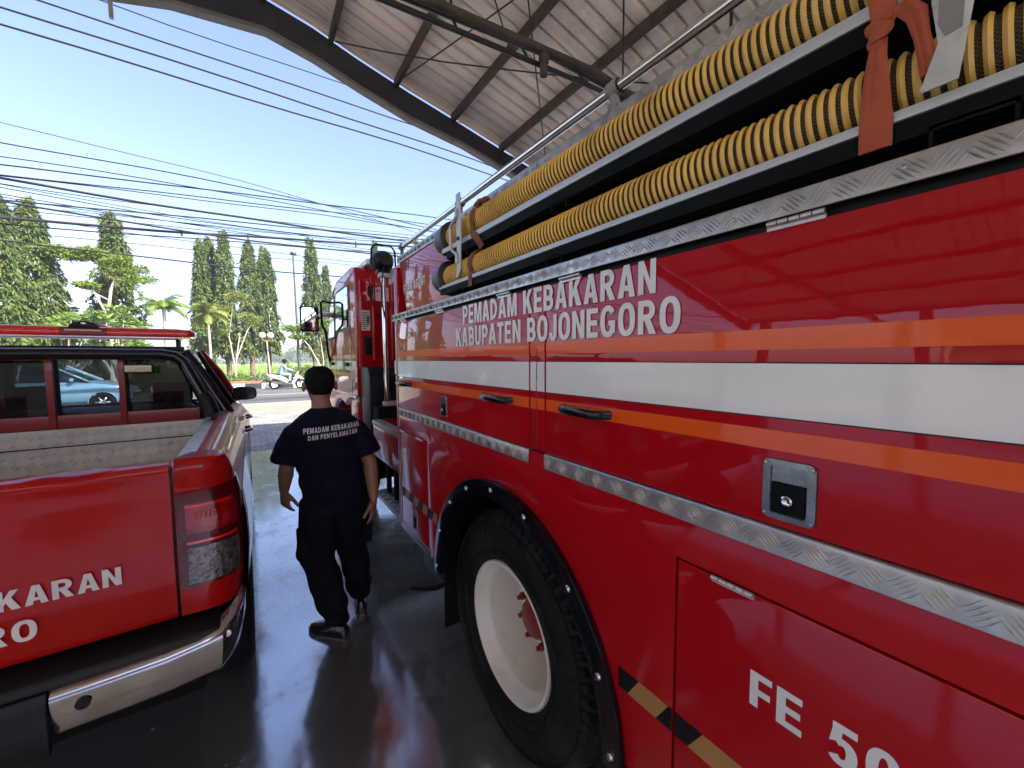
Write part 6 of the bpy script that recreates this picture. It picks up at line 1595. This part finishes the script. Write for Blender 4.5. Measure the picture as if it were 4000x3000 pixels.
for i, (x, y, lb_, sd, sc) in enumerate(((-9.4, 26.6 + 1.6, 'frangipani shrub with big glossy leaves at the far left behind the pickup light bar', 41, 1.15), (-7.6, 28.4, 'frangipani shrub with bare curved limbs left of the light bar dome', 42, 1.0), (-5.6, 28.1, 'bushy shrub with small red flowers behind the light bar dome', 43, 1.0))):
    rnd = random.Random(sd); limbs = []; P, D = [], []
    rng = np.random.default_rng(sd)
    t = empty('frangipani_shrub', (x, y, 0.1), lb_, 'shrub', 'flowering shrubs behind the pickup')
    tk = MB(); n_tip = 46
    for k in range(n_tip):
        a = rnd.random()*2*math.pi; rr_ = (0.3 + 1.25*rnd.random())*sc; z = (1.6 + 2.4*rnd.random())*sc*(1.12 - 0.12*rr_)
        tip = (rr_*math.cos(a), rr_*math.sin(a)*0.8, z)
        if k % 2 == 0: tk.tube([(0, 0, 0), (tip[0]*0.35, tip[1]*0.35, z*0.45), (tip[0]*0.8, tip[1]*0.8, z*0.8), tip], [0.07, 0.05, 0.03, 0.02], 6)
        m_ = 20
        az = rng.random(m_)*2*math.pi
        P.append(np.array(tip) + rng.normal(size=(m_, 3))*0.06)
        D.append(np.stack([np.cos(az), np.sin(az), 0.25 + rng.normal(size=m_)*0.35], 1))
    tk.build('trunk', 'bark_pale', t, keep=True)
    v, f = leaf_cloud(np.concatenate(P), norm(np.concatenate(D)), 0.40, 0.13, rng, 0.12)
    leaf_obj('crown', v, f, 'leaf_broad', t)
    if i == 2:
        fm = MB()
        for (fx_, fz_) in ((0.92, 2.75), (1.25, 2.7), (1.05, 2.85), (-0.3, 3.3)):
            for q in range(7): fm.ball((fx_+rnd.uniform(-.1, .1), -0.9+rnd.uniform(-.1, .1), fz_+rnd.uniform(-.06, .06)), 0.045, 6, 4)
        stuff(fm.build('flowers', 'flower_pink', t, keep=True))

def palm(x, y, zc, label, mat, seed, nfr=17, L=1.5, trunk_r=0.10, stiff=0.0):
    rng = random.Random(seed)
    t = empty('palm_tree', (x, y, 0.1), label, 'palm', 'palms across the road')
    MB().tube([(0, 0, 0), (0.03, 0, zc*0.5), (0, 0, zc-0.25), (0, 0, zc)], [trunk_r*1.4, trunk_r, trunk_r*0.85, trunk_r*0.9], 10).build('trunk', 'bark_pale', t, keep=True)
    for k in range(nfr):
        az = 2*math.pi*k/nfr*2.618 + rng.uniform(-.2, .2); el = R(rng.uniform(5, 78)); ln = L*rng.uniform(0.85, 1.1)
        mb = MB(); pts = []; p = Vector((0, 0, zc)); e = el; N = 12
        for i in range(N+1):
            pts.append(p.copy()); p = p + Vector((math.cos(az)*math.cos(e), math.sin(az)*math.cos(e), math.sin(e)))*ln/N
            e -= R(11 - 3*stiff) * (0.5 + i/N)
        mb.tube(pts, [0.020*(1-i/(N+1)) + 0.003 for i in range(N+1)], 4)
        for i in range(1, N*3):
            tt = i/3; a_ = min(int(tt), N-1); q = pts[a_].lerp(pts[a_+1], tt-a_); tan = (pts[a_+1]-pts[a_]).normalized()
            sd = tan.cross(Vector((0, 0, 1))).normalized(); ll = 0.42*ln*0.8*math.sin(math.pi*min(1, (i/(N*3))*0.86+0.12))
            for s in (1, -1):
                d = (sd*s*0.8 + tan*0.65 + Vector((0, 0, -0.30 - 0.35*rng.random()))).normalized()
                w = tan*0.020
                tip = q + d*ll
                mb.add([q - w, q + w, q + d*ll*0.55 + w*0.9 - Vector((0, 0, 0.015)), tip, q + d*ll*0.55 - w*0.9 - Vector((0, 0, 0.015))], [(0, 1, 2, 4), (4, 2, 3)])
        mb.build('frond', mat, t, keep=True, weld=False)
    return t
palm(-4.0, 30.0, 4.55, 'green palm with arching fronds just right of the light bar shrubs', 'leaf_palm', 51, 17, 1.55)
palm(-1.95, 29.2, 4.2, 'yellow green palm with a thin trunk in front of the columnar cluster', 'leaf_palm_yellow', 52, 18, 1.35, 0.07)
palm(-8.2, 26.2 + 1.8, 3.05, 'low palm with long drooping fronds behind the left end of the light bar', 'leaf_palm', 53, 18, 1.8)

# agave, hedges, low planting
def agave(x, y, label, seed, sc=1.0):
    rng = random.Random(seed); t = empty('agave', (x, y, 0.1), label, 'plant', 'agaves on the verge')
    for k in range(34):
        az = rng.random()*2*math.pi; el = R(rng.uniform(8, 80)); ln = sc*rng.uniform(0.65, 0.95)
        d = Vector((math.cos(az)*math.cos(el), math.sin(az)*math.cos(el), math.sin(el))); s = d.cross(Vector((0, 0, 1))).normalized(); up = s.cross(d)
        b = Vector((0, 0, 0.12)); mb = MB(); rings = []
        for tt, w in ((0, 0.03), (0.25, 0.045), (0.6, 0.036), (0.9, 0.014), (1.0, 0.002)):
            c = b + d*ln*tt + up*(-0.08*tt*tt*ln); rings.append([c - s*w*sc, c - up*0.012*sc, c + s*w*sc, c + up*0.006])
        mb.loft(rings, True, True, True); mb.build('leaf', 'leaf_agave', t, keep=True)
agave(0.35, 28.2, 'grey green agave rosette left of the scooter rider', 61, 1.15); agave(1.55, 28.6, 'smaller agave half hidden behind the scooter rider', 62, 0.9)
def hedge(x0, x1, y0, y1, z1, label, seed, n, mat='leaf_hedge', L=0.16):
    rng = np.random.default_rng(seed); xc, yc = (x0+x1)/2, (y0+y1)/2
    t = empty('hedge', (xc, yc, 0.1), label, 'hedge', 'planting on the verge')
    P = np.stack([rng.uniform(x0, x1, n)-xc, rng.uniform(y0, y1, n)-yc, np.zeros(n)], 1)
    top = z1*(0.72 + 0.28*np.sin(P[:, 0]*3.1+seed)*np.sin(P[:, 0]*1.3+2) + 0.12*np.sin(P[:, 1]*5))
    P[:, 2] = top*rng.random(n)**0.6
    D = norm(np.stack([rng.normal(size=n), rng.normal(size=n)-0.3, rng.normal(size=n)*0.5+0.5], 1))
    v, f = leaf_cloud(P, D, L, L*0.42, rng)
    leaf_obj('foliage', v, f, mat, t)
    st = MB(); r_ = random.Random(seed)
    for k in range(int((x1-x0)*5)): 
        xx = r_.uniform(x0, x1)-xc; st.tube([(xx, 0, -0.05), (xx+r_.uniform(-.1, .1), r_.uniform(-.2, .2), z1*0.6)], [0.02, 0.008], 4)
    stuff(st.build('stems', 'bark', t, keep=True))
hedge(2.0, 7.5, 28.6, 30.4, 1.45, 'leafy green hedge at the foot of the street lamp', 71, 7500)
hedge(-2.6, 1.9, 30.2, 31.4, 0.6, 'low bright green hedge under the columnar pair', 72, 5200)
hedge(-3.2, 0.1, 27.9, 28.7, 0.6, 'low spreading shrubs beside the brick planter', 73, 3800, 'leaf_broad', 0.2)
hedge(-12, -3.2, 28.4, 30.6, 1.7, 'dense green hedge hidden behind the pickup cab', 74, 8000)
hedge(7.5, 22, 29, 31, 1.4, 'green hedge continuing behind the fire truck', 75, 6000)

# far off tree line and rice field grass
rng = np.random.default_rng(5)
n = 26000
X = rng.uniform(-170, 220, n); Y = 215 + rng.uniform(-12, 12, n)
H = 4.2 + 2.2*np.sin(X*0.11) + 1.6*np.sin(X*0.31+1) + 1.0*np.sin(X*0.83)
P = np.stack([X, Y, H*rng.random(n)**0.7 - 0.1], 1); D = norm(rng.normal(size=(n, 3)))
v, f = leaf_cloud(P, D, 1.5, 0.9, rng)
far = leaf_obj('distant_woods', v, f, 'leaf_far', None); stuff(far); far['label'] = 'hazy line of distant trees beyond the field'; far['category'] = 'woods'
n = 30000
Y = 34 + 90*rng.random(n)**1.8; X = (rng.random(n)*1.6-0.45)*Y
P = np.stack([X, Y, np.full(n, -0.16)], 1); D = norm(np.stack([rng.normal(size=n)*0.3, rng.normal(size=n)*0.3, np.ones(n)], 1))
v, f = leaf_cloud(P, D, 0.55, 0.09, rng)
gr = leaf_obj('field_grass', v, f, 'grass_blade', None); stuff(gr); gr['label'] = 'bright green rice field beyond the trees'; gr['category'] = 'grass'

# ================================================================== OVERHEAD CABLES
CAB = [(9.5, (-0.00063, 0.00839, 7.29513), .011, 'thin cable second from the top across the open sky'), (9.3, (-0.00366, -0.00294, 6.90635), .012, 'cable third from the top across the open sky'), (9.1, (-0.00263, -0.00177, 6.54934), .012, 'lowest of the upper group of cables crossing the open sky'), (10, (0.00477, 0.00205, 7.94487), .008, 'topmost thin cable meeting the carport fascia'),
 (14, (-0.00559, -0.07767, 6.78437), .007, 'thin lone cable topmost of the lower bundle at the left edge'), (14, (-0.00315, -0.00626, 6.62607), .012, 'dark cable second from the top of the lower bundle at the left edge'), (13.8, (-0.00358, 0.01211, 6.32705), .010, 'cable third from the top of the lower bundle at the left edge'), (13.8, (-0.00064, 0.07907, 6.37251), .014, 'cable fourth from the top of the lower bundle at the left edge'),
 (14.2, (-0.00127, 0.07514, 6.2871), .012, None), (14.2, (-0.00198, 0.05592, 6.19591), .010, None), (14, (0.00284, 0.00729, 5.75912), .024, 'thick black cable sweeping over the lime green tree'), (14.1, (0.00468, 0.04445, 5.81023), .008, None), (14.3, (0.00911, 0.01062, 5.60531), .007, None), (14.3, (0.00814, 0.02192, 5.57886), .009, None),
 (13.9, (-0.00082, 0.07205, 5.61428), .014, None), (13.9, (0.00633, 0.00131, 5.13046), .018, None), (14, (0.00177, 0.08199, 5.23824), .026, 'thickest black cable with small clips crossing the tree tops'), (14.1, (0.00081, 0.06598, 5.08289), .012, None), (14.3, (0.00164, 0.02369, 4.76699), .007, None), (14.3, (-0.0042, 0.04224, 5.53444), .007, None), (14.3, (0.00101, -0.01421, 5.41696), .008, None),
 (14.2, (0.0035, -0.001, 4.3687), .015, 'lowest dark cable of the bundle crossing the columnar trees'), (14.2, (-0.00275, 0.03288, 5.35948), .008, None), (14.4, (0.00464, -0.00957, 4.9756), .007, None), (14.4, (0.01076, 0.05589, 5.52065), .008, None)]
for i, (yy, c, r_, lb_) in enumerate(CAB):
    pts = []
    for k in range(57):
        x = -28 + k
        xc = max(-9, min(14, x)); z = c[0]*xc*xc + c[1]*xc + c[2]; sl = 2*c[0]*xc + c[1]
        z += sl*(x-xc)*0.6
        pts.append((x, yy + 0.03*math.sin(x*0.7+i), z + 0.012*math.sin(x*1.3+i*2)))
    o = MB().tube(pts, r_*1.35, 5).build('power_cable', 'cable')
    tag(o, lb_ or 'dark cable among the tangled bundle above the road', 'cable', 'overhead cables along the road')
    if i == 16:
        for x in (-4.4, -2.9, -1.4, 0.1, 1.6, 3.1, 4.6):
            z = c[0]*x*x + c[1]*x + c[2]
            MB().box(x-0.02, x+0.02, yy-0.035, yy+0.035, z-0.10, z+0.06).build('cable_clip', 'cable', o)

# ================================================================== HAZE: thin even air round everything
hz_m, hz_nt, hz_out = new_mat('haze_air')
hv = hz_nt.nodes.new('ShaderNodeVolumePrincipled'); hv.inputs['Color'].default_value = (0.93, 0.96, 1.0, 1.0); hv.inputs['Density'].default_value = 0.0014; hv.inputs['Anisotropy'].default_value = 0.2
hz_nt.links.new(hv.outputs[0], hz_out.inputs['Volume'])
hz = MB().box(-420, 480, -30, 420, -1.2, 14.5).build('haze', 'haze_air'); stuff(hz); hz['label'] = 'thin daylight haze over the field and distant trees'; hz['category'] = 'haze'
